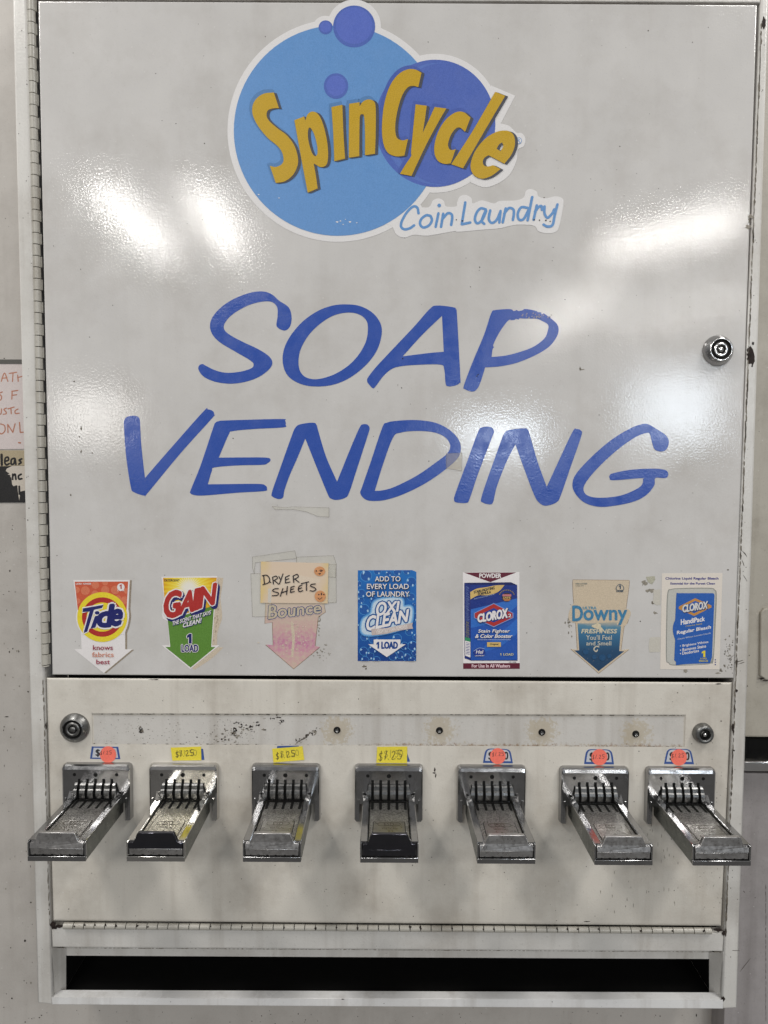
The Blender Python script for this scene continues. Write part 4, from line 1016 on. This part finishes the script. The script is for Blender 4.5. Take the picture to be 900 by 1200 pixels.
for s_, q in (('OXI', [(310, 440), (555, 428), (540, 540), (290, 600)]), ('CLEAN', [(200, 600), (660, 520), (640, 655), (180, 765)])):
    a.text(s_, q, ink(28, 84, 150, .4), .12)
for s_, q in (('OXI', [(310, 440), (555, 428), (540, 540), (290, 600)]), ('CLEAN', [(200, 600), (660, 520), (640, 655), (180, 765)])):
    a.text(s_, q, k_wp, .035)
a.poly(outline([(242, 738, 1), (400, 730), (560, 700), (708, 668, 1), (700, 700, 1), (712, 735, 1), (560, 758), (400, 796), (246, 812, 1)]), ink(196, 182, 178, .4, .08))
a.text('VERSATILE STAIN REMOVER', [(290, 752), (645, 690), (648, 732), (300, 796)], ink(226, 218, 214, .4), .02)
a.poly([(268, 858), (568, 858), (568, 912), (628, 912), (416, 1056), (206, 912), (268, 912)], k_wp)
a.text('1', rect(300, 886, 328, 960), ink(24, 68, 140, .4), .03); a.text('LOAD', rect(358, 886, 536, 960), ink(24, 68, 140, .4), .06)
a.build('lettering', st)

# 5 boxed powder one
O_ = (535, 660, 9.23)
kbx = ink(30, 84, 176, .4, .06); kbd = ink(22, 50, 132, .4, .06); kbn = ink(20, 32, 92, .4); kmar = ink(96, 20, 44, .42, .06); ktan = ink(214, 182, 110, .4, .06)
a = sticker(*O_); a.poly([(68, 100), (680, 98), (684, 1142), (72, 1144)], k_wp, thick=.0002)
a.poly([(80, 102), (648, 100), (366, 205)], kmar); a.poly([(72, 1082), (684, 1080), (684, 1142), (72, 1143)], kmar)
a.text('POWDER', rect(248, 112, 482, 158), k_wp, .04); a.text('For Use In All Washers', rect(166, 1092, 578, 1128), ink(236, 206, 214, .4), .03); a.text('1011300', rect(566, 1064, 646, 1078), k_bl, .02)
st = tag(a.build('product_sticker'), 'tall white sticker picturing a dark blue powder box with red diamond emblem and maroon ends', 'sticker', g_sticker)
a = kids(*O_)
a.poly([(84, 212), (590, 206), (656, 236), (660, 1054), (160, 1054), (88, 1028)], kbn)
a.poly([(150, 232), (655, 238), (658, 1046), (156, 1050)], kbx)
a.poly([(150, 232), (655, 238), (656, 420), (400, 480), (150, 520)], kbd); a.poly([(155, 500), (656, 380), (657, 460), (430, 640), (156, 700)], ink(44, 108, 196, .4, .05)); a.poly([(300, 900), (657, 600), (658, 760), (480, 900), (300, 960)], ink(40, 104, 196, .4, .05))
a.poly([(84, 212), (150, 232), (156, 1050), (88, 1028)], ink(26, 44, 120, .4))
for i in range(42):
    y = 250 + i * 13.5; a.stroke([(98 + R.uniform(0, 6), y), (126 + R.uniform(0, 14), y + R.uniform(8, 18))], 4, ink(104, 124, 178, .4) if i < 28 else ink(150, 146, 110, .4), smooth=False)
a.poly([(92, 800), (148, 812), (149, 850), (92, 838)], ink(48, 140, 96, .4)); a.poly([(92, 838), (149, 850), (150, 1020), (94, 1000)], k_wp)
for i in range(8): a.stroke([(104, 860 + i * 17), (140, 866 + i * 17)], 6, kbd, smooth=False)
a.poly(outline([(148, 312, 1), (220, 275), (330, 258), (420, 240), (520, 236, 1), (450, 310), (340, 345), (230, 350), (150, 392, 1)]), ktan)
a.text('STAIN-FIGHTING', [(186, 302), (412, 250), (410, 282), (190, 328)], k_bl, .05); a.text('FORMULA', [(232, 322), (372, 296), (370, 326), (232, 350)], k_bl, .05)
a.text('FIGHTS TOUGH STAINS & ODORS', [(190, 382), (412, 330), (412, 340), (190, 394)], ink(150, 170, 212, .4), .02)
a.poly(circ(544, 368, 54, 50, 8, .39), ink(60, 44, 40, .4)); a.poly([(498, 336), (590, 336), (592, 358), (496, 358)], ink(196, 120, 124, .4)); a.poly([(498, 384), (590, 384), (570, 408), (520, 408)], ink(180, 120, 70, .4)); a.text('SAFE', rect(504, 362, 584, 382), ktan, .03)
for i in range(11):
    u = math.pi * (1.12 + .076 * i); a.poly(circ(544 + 84 * math.cos(u), 360 + 70 * math.sin(u), 6, 7, 8), ink(150, 130, 70, .4))
a.poly([(402, 430), (616, 538), (616, 592), (402, 694), (186, 592), (186, 538)], ink(120, 150, 206, .4)); a.poly([(402, 440), (606, 542), (606, 588), (402, 684), (196, 588), (196, 542)], k_red); a.poly([(402, 484), (540, 552), (540, 578), (402, 642), (262, 578), (262, 552)], ink(30, 60, 150, .4))
q = [(232, 556), (552, 488), (548, 588), (230, 640)]
a.text('CLOROX', q, kbn, .10, dx=4, dy=4); a.text('CLOROX', q, k_wp, .05); a.text('2', rect(560, 548, 592, 584), kbn, .10); a.text('2', rect(560, 548, 592, 584), k_wp, .03)
for s_, q in (('Stain Fighter', rect(230, 716, 570, 760, 12)), ('& Color Booster', rect(200, 768, 596, 808, 12))): a.text(s_, q, kbn, .06, dx=3, dy=4); a.text(s_, q, k_wp, .03)
a.text('BRIGHTENS & REMOVES LAUNDRY SOILS', rect(228, 822, 584, 832), ink(190, 204, 232, .4), .02)
a.poly(rect(330, 854, 480, 904), ktan); a.text('Original', rect(362, 868, 452, 890), k_bl, .05)
a.poly(circ(246, 962, 62, 46, 30), ink(26, 50, 140, .4)); a.text('Hel', rect(210, 940, 282, 978, 8), k_wp, .02); a.text('LAUNDRY', rect(202, 994, 300, 1006), k_wp, .02); a.stroke([(186, 950), (240, 918), (300, 924)], 6, ink(150, 176, 220, .4))
a.text('1', rect(472, 974, 484, 998), ink(206, 200, 150, .4), .02); a.text('LOAD', rect(508, 974, 616, 998), ink(206, 200, 150, .4), .04)
a.build('box_picture', st)

# 6 tan and blue one
O_ = (660, 670, 9.6)
A6 = outline([(108, 92, 1), (745, 98, 1), (735, 200), (705, 425, 1), (735, 440, 1), (728, 560), (690, 605), (680, 640, 1), (650, 882, 1), (740, 872, 1), (400, 1142, 1), (86, 868, 1), (160, 880, 1), (142, 570, 1), (100, 560, 1), (98, 400), (122, 370, 1), (112, 250)])
t = NT('faded_tan_blue_print'); x_, y_, z_ = t.sep(); zz = lambda v: (v - 1140) / (92 - 1140)
gr = t.ramp(t.map(t.math('ADD', z_, t.math('MULTIPLY', t.math('SUBTRACT', t.noise(40, 3), .5), .008)), P(700, 670 + 1140 / 9.6).z, P(700, 670 + 92 / 9.6).z), [(0, srgb(18, 56, 90)), (zz(900), srgb(28, 70, 106)), (zz(700), srgb(52, 108, 146)), (zz(610), srgb(86, 134, 160)), (zz(555), srgb(190, 178, 154)), (zz(500), srgb(204, 188, 162)), (1, srgb(202, 186, 160))])
wv = t.map(t.noise(300, 4, .7), .62, .72)
fade = t.set(color=t.mix(t.math('MULTIPLY', wv, .35), gr, srgb(206, 192, 168)), rough=.5)
kt = ink(204, 188, 164, .5, .08)
a = sticker(*O_); a.poly(grow(A6, 4), ink(136, 108, 80, .6, .2), thick=.0001); a.poly(A6, kt, thick=.0002)
a.poly([(160, 560), (655, 560), (630, 892), (686, 896), (398, 1118), (124, 886), (180, 884)], fade)
a.poly(grow(outline([(104, 385), (170, 372), (225, 420), (715, 425), (716, 560), (680, 605), (610, 590), (590, 560), (104, 562)]), 8), kt)
st = tag(a.build('product_sticker'), 'faded tan and blue arrow sticker with blue lettering', 'sticker', g_sticker)
a = kids(*O_); kd = ink(62, 128, 168, .45, .18)
a.text('D', rect(108, 385, 218, 552), kd, .03)
a.text('owny', rect(232, 432, 716, 598), kd, .025)
a.text('ULTRA', rect(222, 392, 374, 422), ink(84, 142, 170, .45), .04)
a.text('FRESHNESS', rect(204, 645, 598, 692, 10), ink(206, 200, 178, .45), .04); a.text("You'll Feel", rect(258, 712, 546, 766), ink(200, 198, 186, .45), .01); a.text('and Smell', rect(260, 782, 540, 828), ink(200, 198, 186, .45), .015)
a.poly(blob(385, 615, 52, 34), ink(212, 200, 172, .5)); a.poly(blob(420, 650, 22, 30), ink(206, 196, 170, .5)); a.stroke([(400, 845), (370, 840), (345, 870), (370, 898), (385, 880)], 14, ink(198, 192, 176, .5))
a.poly([p for p in outline([(600, 205), (600, 165), (638, 138), (678, 165), (678, 205)])], ink(60, 84, 100, .5)); a.poly([p for p in outline([(607, 205), (607, 168), (638, 147), (671, 168), (671, 205)])], kt); a.text('1', rect(626, 152, 648, 196), ink(40, 66, 90, .5), .02); a.text('DOSE', rect(602, 204, 676, 228), ink(48, 72, 92, .5), .05)
a.text('FABRIC SOFTENER', rect(140, 126, 270, 142), ink(126, 134, 130, .5), .02); a.text('LIQUID', rect(140, 152, 234, 164), ink(126, 134, 130, .5), .02)
for x, y, r in ((440, 965, 38), (255, 900, 34), (350, 960, 28), (520, 950, 26)): a.poly(circ(x, y, r, n=8, a0=.4), ink(24, 76, 118, .45))
a.build('lettering', st)

# 7 bleach one
O_ = (755, 660, 8.884)
a = sticker(*O_); a.poly([(185, 106), (815, 104), (782, 1106), (166, 1104)], ink(222, 214, 204, .45, .03), thick=.0002)
a.poly(outline([(285, 268), (400, 258), (680, 256), (735, 275), (755, 330), (745, 600), (722, 1000), (690, 1045), (600, 1058), (310, 1066), (250, 1040), (226, 985), (228, 600), (240, 310)]), ink(150, 150, 144, .42, .08))
a.poly(outline([(290, 276), (400, 268), (680, 266), (725, 282), (742, 330), (730, 600), (708, 990), (600, 1050), (312, 1056), (255, 1030), (236, 980), (240, 600), (250, 320)]), ink(190, 190, 184, .42, .05))
kbl = ink(34, 92, 176, .42, .06)
a.text('Chlorine Liquid Regular Bleach', rect(222, 146, 772, 178), ink(30, 34, 128, .4), .05); a.text('Essential for the Purest Clean', rect(274, 200, 736, 222), ink(30, 34, 128, .4), .05)
for y in (1000, 1025, 1050): a.poly(rect(734, y, 746, y + 12), ink(60, 70, 130, .4))
st = tag(a.build('product_sticker'), 'white sticker picturing a grey bleach pack with a blue front at the right end', 'sticker', g_sticker)
a = kids(*O_)
a.poly(outline([(335, 330), (350, 312, 1), (715, 312, 1), (730, 330), (728, 420, 1), (705, 980, 1), (685, 1040, 1), (440, 1050), (330, 1062, 1), (330, 1025, 1), (312, 1010, 1), (322, 800, 1), (300, 720), (300, 650), (322, 590, 1)]), kbl)
kor = ink(196, 140, 66, .4)
a.poly([(530, 364), (700, 440), (700, 460), (520, 550), (358, 476), (360, 452)], kor); a.poly([(528, 392), (664, 446), (520, 522), (392, 466)], kbl)
q = [(402, 438), (660, 396), (655, 470), (398, 512)]; a.text('CLOROX', q, ink(24, 44, 92, .4), .11, dx=3, dy=4); a.text('CLOROX', q, ink(214, 214, 214, .4), .045)
a.text('HandiPack', [(382, 586), (630, 556), (628, 600), (382, 642)], k_wp, .035); a.text('Chlorine liquid', [(430, 650), (600, 622), (600, 640), (430, 668)], ink(196, 180, 80, .4), .02)
a.text('Regular Bleach', [(342, 706), (694, 646), (692, 690), (340, 752)], k_wp, .035); a.text('Cleans Whites Laundry Liquids', [(348, 782), (692, 718), (692, 738), (348, 804)], ink(196, 204, 220, .4), .01)
for s_, y0, x1, y1 in (('• Brightens Whites', 850, 666, 806), ('• Removes Stains', 890, 642, 846), ('• Deodorizes', 926, 568, 894)): a.text(s_, [(372, y0), (x1, y1), (x1, y1 + 30), (372, y0 + 32)], k_wp, .02)
a.text('1', rect(600, 912, 634, 976), k_yel, .02); a.text('LOAD', rect(586, 984, 650, 1000), ink(220, 206, 90, .4), .02); a.text('SINGLE USE', rect(570, 1008, 664, 1026), ink(220, 206, 90, .4), .02)
a.build('pack_picture', st)

# ---- price stickers above the coin slides
kpb = ink(52, 84, 150, .4); kpg = ink(196, 198, 204, .42, .04); kdot = ink(250, 122, 104, .5, .05); kyl = ink(232, 214, 66, .5, .06); kpen = ink(84, 80, 44, .5); kpk = ink(60, 50, 52, .5)
PB = B0
def base_price(pts, s, sub='$1.50', seen=True, label=''):
    a = Art(0, 0, 1, PB); a.poly(pts, kpb, thick=.0002)
    cx_ = sum(p[0] for p in pts) / len(pts); cy_ = sum(p[1] for p in pts) / len(pts)
    a.poly([(cx_ + (x - cx_) * .86, cy_ + (y - cy_) * .80) for x, y in pts], kpg)
    x0, x1 = min(p[0] for p in pts), max(p[0] for p in pts); y0, y1 = min(p[1] for p in pts), max(p[1] for p in pts)
    w_, h_ = x1 - x0, y1 - y0
    a.text(sub, rect(x0 + w_ * .19, y0 + h_ * .22, x1 - w_ * .16, y1 - h_ * .18), k_bl, .035)
    return tag(a.build('price_sticker'), label, 'sticker', 'blue edged price stickers')
def trap(cx_, y0, y1, w0_, w1_, sk=0.0):
    h0, h1 = w0_ / 2, w1_ / 2
    return outline([(cx_ - h1, y1, 1), (cx_ - h0 - 1.2, y0 + 6.5), (cx_ - h0 + .6, y0 + 2.0), (cx_ - h0 + 5, y0), (cx_, y0 + sk / 2), (cx_ + h0 - 5, y0 + sk), (cx_ + h0 - .6, y0 + 2.0 + sk), (cx_ + h0 + 1.2, y0 + 6.5 + sk), (cx_ + h1, y1 + sk, 1)], 4)
def dot(cx_, cy_, r, strokes, ox, oy, s, label):
    a = Art(0, 0, 1, PB + .0004); a.poly(circ(cx_, cy_, r, r * 1.02, 40), kdot, thick=.0002)
    a.ox, a.oy, a.s = ox, oy, s
    for q in strokes: a.stroke(q, 1.0 * s / 2.2, kpk, smooth=len(q) > 2)
    tag(a.build('price_dot'), label, 'sticker', 'orange price dots')
base_price([(107.5, 874.8), (138.5, 875.2), (141, 889.6), (105.5, 889.2)], 1, label='blue edged price sticker above the leftmost coin slide')
base_price(trap(583.5, 877.3, 894, 29, 35, .6), 1, label='blue edged price sticker above the third coin slide from the right end')
base_price(trap(702, 878, 895.4, 29.5, 35, .4), 1, label='blue edged price sticker above the second coin slide from the right end')
base_price(trap(795.8, 877.5, 895.2, 28, 35, .4), 1, label='dark blue edged price sticker below the small lock at the right')
D = crop
six = lambda x, y, k=1.0: [(x + 8 * k, y - 14 * k), (x - 2 * k, y), (x, y + 12 * k), (x + 9 * k, y + 12 * k), (x + 10 * k, y + 2 * k), (x, y + 3 * k)]
five = lambda x, y, k=1.0: [(x + 12 * k, y - 12 * k), (x, y - 12 * k), (x, y - 2 * k), (x + 10 * k, y), (x + 8 * k, y + 12 * k), (x - 3 * k, y + 12 * k)]
two = lambda x, y, k=1.0: [(x, y - 8 * k), (x + 7 * k, y - 12 * k), (x + 9 * k, y - 4 * k), (x, y + 11 * k), (x + 12 * k, y + 10 * k)]
dol = lambda x, y, k=1.0: [(x + 9 * k, y - 10 * k), (x, y - 8 * k), (x + 1 * k, y - 1 * k), (x + 8 * k, y + 3 * k), (x + 5 * k, y + 11 * k), (x - 3 * k, y + 9 * k)]
def price(x, y, k): return [dol(x, y + 4, k), [(x + 5 * k, y - 12 * k), (x + 2 * k, y + 18 * k)], [(x + 24 * k, y - 12 * k), (x + 18 * k, y + 12 * k)], [(x + 30 * k, y + 11 * k), (x + 31 * k, y + 12 * k)], two(x + 42 * k, y, k), five(x + 64 * k, y - 2, k)]
dot(126.6, 884.3, 9.5, price(588, 132, 1.0), 20, 860, 6, 'orange round price dot on the leftmost price sticker')
dot(583.4, 886.2, 9.2, price(430, 178, 1.3), 520, 860, 7.5, 'orange round price dot on the sticker above the middle of the three right-hand orange-dotted prices'.replace('the middle of the three right-hand orange-dotted prices', 'the third slide from the right'))
dot(702.5, 887.4, 9.3, price(352, 172, 1.15), 640, 860, 6.43, 'orange round price dot above the second slide from the right')
dot(795.6, 887.6, 9.4, price(286, 152, 1.1), 740, 860, 6, 'orange round price dot nearest the small right lock')
kghost = ink(176, 164, 62, .5); kdark = ink(52, 48, 36, .5)
def yellow(pts, label, back, ghost, hand, hx, hy, hk, lift):
    a = Art(0, 0, 1, PB); a.poly(back, kpb, thick=.0001); tag(a.build('price_sticker'), 'blue price sticker edge behind the yellow label ' + label.split('label ')[1], 'sticker', 'blue edged price stickers')
    a = Art(0, 0, 1, PB + .0004); a.poly(pts, kyl, thick=.0003)
    TL, TR, BR, BL_ = pts
    L2 = lambda u, v: tuple((1 - v) * ((1 - u) * TL[n] + u * TR[n]) + v * ((1 - u) * BL_[n] + u * BR[n]) for n in (0, 1))
    a.text(ghost, [L2(.24, .20), L2(.86, .20), L2(.86, .74), L2(.24, .74)], kghost, .0)
    for st_ in price(0, 0, 1.0):
        q = [L2(hx + x * hk / 100, hy + y * hk / 44) for x, y in st_]
        a.stroke(q, .75, kdark, smooth=len(q) > 2)
    tag(a.build('price_label'), label, 'label', 'yellow price labels')
zero = lambda x, y, k=1.0: [(x + 5 * k, y - 13 * k), (x - 3 * k, y), (x + 5 * k, y + 13 * k), (x + 12 * k, y), (x + 5 * k, y - 13 * k)]
yellow([(200, 876.2), (235.5, 875), (236, 891), (202, 891.4)], 'yellow handwritten price label above the shiny second slide from the left', [(206, 877), (238, 877.5), (239.5, 890.5), (204, 890.5)], '$1.50', 1, .16, .46, .78, 0)
yellow([(319, 877.4), (354.5, 874.6), (356.6, 890.6), (320.4, 893.6)], 'yellow handwritten price label tilted above the third slide from the left', [(325, 874.2), (350, 873.8), (355, 889), (322, 891)], '$1.50', 1, .12, .50, .80, 0)
yellow([(442, 875.3), (477.3, 874.9), (477, 894.4), (441, 894)], 'yellow handwritten price label squarely above the middle coin slide', [(446, 876), (477, 882), (480.5, 892.5), (443, 893)], '$1.50', 1, .10, .52, .95, 0)
WORLD = 0.45
_H = 1.4 + FOOT_Z
_W = (1.0, .97, .925); _C = (.80, .90, 1.0)
# (location, size x, size y, power, colour, target, turn about z)
LAMPS = [((-1.42, -3.40, _H), .17, 1.15, 22, _W), ((-.95, -3.38, _H), .14, 1.05, 19, _W),
         ((1.66, -3.47, _H), .18, .85, 32, _W, None, -.78), ((1.60, -5.6, _H), .22, 1.3, 38, _W, None, -.3), ((2.6, -5.6, _H), .22, 1.3, 22, _W, None, -.5),
         ((-1.05, -.86, _H), .30, .75, 20, _W), ((1.15, -.86, _H), .30, .75, 20, _W)]
WINDOWS = [((2.75, -6.0, .60 + FOOT_Z), .75, .65, 22, _C, (0, 0, 0)), ((1.1, -6.0, .34 + FOOT_Z), .75, .22, 15, _C, (0, 0, 0)),
           ((-2.75, -6.0, .5 + FOOT_Z), .6, .45, 10, _W, (0, 0, 0))]
# ------------------------------------------------------------------ the wall and what is beside the machine
YW = 0.10
w = MB()
w.box((-1.6, YW, -1.6), (1.6, YW + .02, 1.6), m_wall)
for i in range(70):
    chip(w, R.uniform(-5, 42), R.uniform(600, 1200), R.uniform(.25, .9), R.uniform(.25, 1.3), m_grime if R.random() < .6 else m_faint, Y=YW - .0002)
for i in range(50):
    chip(w, R.uniform(0, 860), R.uniform(1184, 1202), R.uniform(.25, .8), R.uniform(.25, .9), m_grime if R.random() < .5 else m_faint, Y=YW - .0002)
for x, y, rx, ry in ((29.5, 1102.5, 1.4, 1.4), (816, 1190, .7, 1.6), (14, 1170, 1, 1), (5, 420, .8, .6), (8, 840, 2.5, .5), (15, 760, .6, 1)):
    chip(w, x, y, rx, ry, m_rust, Y=YW - .0002)
tag(w.build('wall'), kind='structure')

g = empty('neighbouring_machine', P(900, 1250, .06)); tag(g, 'beige and grey machine at the right edge with dark slot and ledge', 'machine')
YN = 0.055
b = MB(); b.quad([(862, -80), (1060, -80), (1050, 866), (862, 864)], YN, YW - .001, m_near, .003)
b.build('cabinet_body', g)
b = MB(); pts = [(892, 718), (896, 713), (960, 713), (960, 798), (898, 797), (891, 792)]
fr = [P(x, y, YN - .004) for x, y in pts]; b.prism(fr, [Vector((p.x, YN - .0002, p.z)) for p in fr], m_near, .0015)
for x, y, rx, ry in ((893, 795, 2.5, 1.2), (897, 797.5, 3, .8)): chip(b, x, y, rx, ry, m_rust, Y=YN - .0042)
b.build('hatch', g)
b = MB(); b.quad([(862, 865), (1050, 866), (1050, 895), (862, 893)], YN + .03, YW - .001, m_dark); b.build('slot_recess', g)
b = MB(); b.quad([(862, 893), (1050, 894), (1050, 905), (874, 904)], YN - .012, YW - .001, m_steel, .002); b.build('ledge', g)
b = MB(); b.quad([(858, 906), (1050, 908), (1040, 1300), (845, 1300)], YN + .01, YW - .001, m_grey, .001)
for y in range(1040, 1200, 7): chip(b, 897.5 + R.uniform(-.2, .2), y, .25, 3.4, m_grime, Y=YN + .0098)
for x, y, l, a in ((872, 1045, 1.6, .9), (874, 1130, 9, -.9), (885, 1052, .8, 0)): chip(b, x, y, l, .35, m_grime, Y=YN + .0098, ang=a)
b.build('lower_panel', g)

# notices on the wall at the left
YP = YW - .0006
def wall_art(ox, oy, s):
    a = Art(ox, oy, s); a.base = -YP; a.dl = .000012; return a
m_pap = ink(214, 203, 201, .6, .05); m_hand = ink(184, 122, 96, .6, .12); m_blk = ink(30, 29, 30, .5, .1); m_tan = ink(178, 164, 136, .6, .1); m_torn = ink(205, 196, 184, .7, .06)
a = wall_art(0, 420, 6.667)
a.poly([(-400, 40), (330, 40), (330, 705), (-400, 715)], m_pap, thick=.0003)
lt = lambda p, wd=9: a.stroke(p, wd, m_hand, smooth=len(p) > 2, taper=False)
lt([(10, 180), (35, 115), (62, 180)]); lt([(15, 155), (55, 152)]); lt([(72, 118), (130, 108)]); lt([(102, 114), (98, 180)]); lt([(138, 130), (142, 180)]); lt([(138, 150), (175, 140)])
lt([(18, 262), (-5, 275), (12, 298), (5, 325), (-12, 322)]); lt([(95, 255), (92, 318)]); lt([(92, 257), (140, 250)]); lt([(92, 288), (130, 284)])
lt([(-20, 395), (-10, 435), (8, 430), (12, 395)]); lt([(50, 388), (30, 400), (45, 415), (48, 432), (25, 436)]); lt([(62, 395), (110, 380)]); lt([(85, 390), (88, 432)]); lt([(140, 395), (118, 410), (122, 430), (150, 428)])
lt([(5, 512), (35, 525), (38, 565), (10, 590), (-20, 560), (-5, 515)]); lt([(62, 580), (60, 515)]); lt([(60, 515), (100, 578)]); lt([(100, 578), (118, 510)]); lt([(152, 500), (158, 578)]); lt([(158, 578), (200, 575)])
lt([(145, 658), (160, 660)], 11); lt([(-300, 150), (-40, 140)]); 
tag(a.build('handwritten_notice'), 'pinkish white paper notice with orange handwriting on the wall left of the machine', 'notice')
a = wall_art(0, 420, 6.667); a.base += .0006
a.poly([(-60, 8), (330, 8), (330, 42), (-60, 42)], ink(92, 90, 86, .35, .1), thick=.0012)
tag(a.build('notice_rail'), 'thin dark grey rail along the top of the handwritten paper notice', 'rail')
a = wall_art(0, 420, 6.667); a.base += .0004
a.poly([(-400, 720), (330, 720), (330, 1125), (-400, 1128)], m_blk, thick=.0004)
a.poly([(-400, 718), (330, 718), (330, 835), (90, 838), (60, 842), (-400, 845)], m_tan)
a.poly([(330, 838), (95, 840), (52, 862), (45, 880), (75, 900), (50, 910), (88, 930), (95, 985), (115, 1010), (135, 990), (140, 1040), (150, 1110), (160, 1040), (330, 1000)], m_torn)
bk = lambda p, wd=15: a.stroke(p, wd, m_blk)
bk([(12, 752), (14, 832)], 20); bk([(38, 805), (65, 795), (62, 772), (42, 780), (38, 815), (52, 832), (72, 822)]); bk([(112, 780), (90, 790), (88, 825), (108, 822), (118, 785)]); bk([(118, 785), (124, 828)]); bk([(170, 785), (150, 795), (165, 812), (148, 826)])
bk([(52, 912), (75, 918)], 14); bk([(98, 945), (100, 905)]); bk([(100, 920), (118, 905), (124, 945)]); bk([(165, 905), (145, 918), (148, 942), (170, 940)]); bk([(112, 1005), (128, 1000)], 18); bk([(150, 1000), (152, 1060)])
tag(a.build('torn_sign'), 'torn black and tan sign with thick black letters below the handwritten notice', 'sign')

# ------------------------------------------------------------------ light
wd = bpy.data.worlds.new('World'); scene.world = wd; wd.use_nodes = True
nt = wd.node_tree; bg = nt.nodes['Background']
tc = nt.nodes.new('ShaderNodeTexCoord'); sx = nt.nodes.new('ShaderNodeSeparateXYZ'); nt.links.new(tc.outputs['Generated'], sx.inputs[0])
nz = nt.nodes.new('ShaderNodeTexNoise'); nz.inputs['Scale'].default_value = 2.6; nz.inputs['Detail'].default_value = 3
nt.links.new(tc.outputs['Generated'], nz.inputs['Vector'])
ad = nt.nodes.new('ShaderNodeMath'); ad.operation = 'MULTIPLY_ADD'; nt.links.new(nz.outputs['Fac'], ad.inputs[0]); ad.inputs[1].default_value = .55; ad.inputs[2].default_value = -.275
a2 = nt.nodes.new('ShaderNodeMath'); a2.operation = 'ADD'; nt.links.new(sx.outputs[2], a2.inputs[0]); nt.links.new(ad.outputs[0], a2.inputs[1])
rp = nt.nodes.new('ShaderNodeValToRGB'); e = rp.color_ramp.elements
mr = nt.nodes.new('ShaderNodeMapRange'); nt.links.new(a2.outputs[0], mr.inputs[0]); mr.inputs[1].default_value = -1; mr.inputs[2].default_value = 1
e[0].position = 0.1; e[0].color = (.34, .33, .31, 1); e[1].position = .95; e[1].color = (.85, .83, .80, 1)
for p, c in ((.36, (.30, .29, .28, 1)), (.5, (.30, .30, .30, 1)), (.62, (.52, .52, .53, 1)), (.75, (.75, .74, .72, 1))):
    q = e.new(p); q.color = c
nt.links.new(mr.outputs[0], rp.inputs[0]); nt.links.new(rp.outputs[0], bg.inputs['Color']); bg.inputs['Strength'].default_value = WORLD

def area(name, loc, sx, sy, power, col, target=None, rotz=0.0):
    l = bpy.data.lights.new(name, 'AREA'); l.shape = 'RECTANGLE'; l.size = sx; l.size_y = sy; l.energy = power; l.color = col
    o = bpy.data.objects.new(name, l); COL.objects.link(o); o.location = loc
    if target is None: o.rotation_euler = (0, 0, rotz)           # faces straight down from the ceiling
    else: o.rotation_euler = (Vector(target) - Vector(loc)).to_track_quat('-Z', 'Y').to_euler()
    return o
H = 1.4 + FOOT_Z
WARM = (1.0, .965, .915); COOL = (.86, .93, 1.0)
for n_, args in enumerate(LAMPS): area('ceiling_tube_light', *args)
for args in WINDOWS: area('window_daylight', *args)

vs = scene.view_settings
scene.display_settings.display_device = 'sRGB'
vs.view_transform = 'Standard'; vs.look = 'None'; vs.exposure = 0.0; vs.gamma = 1.0; vs.use_curve_mapping = False
scene.cycles.max_bounces = 6
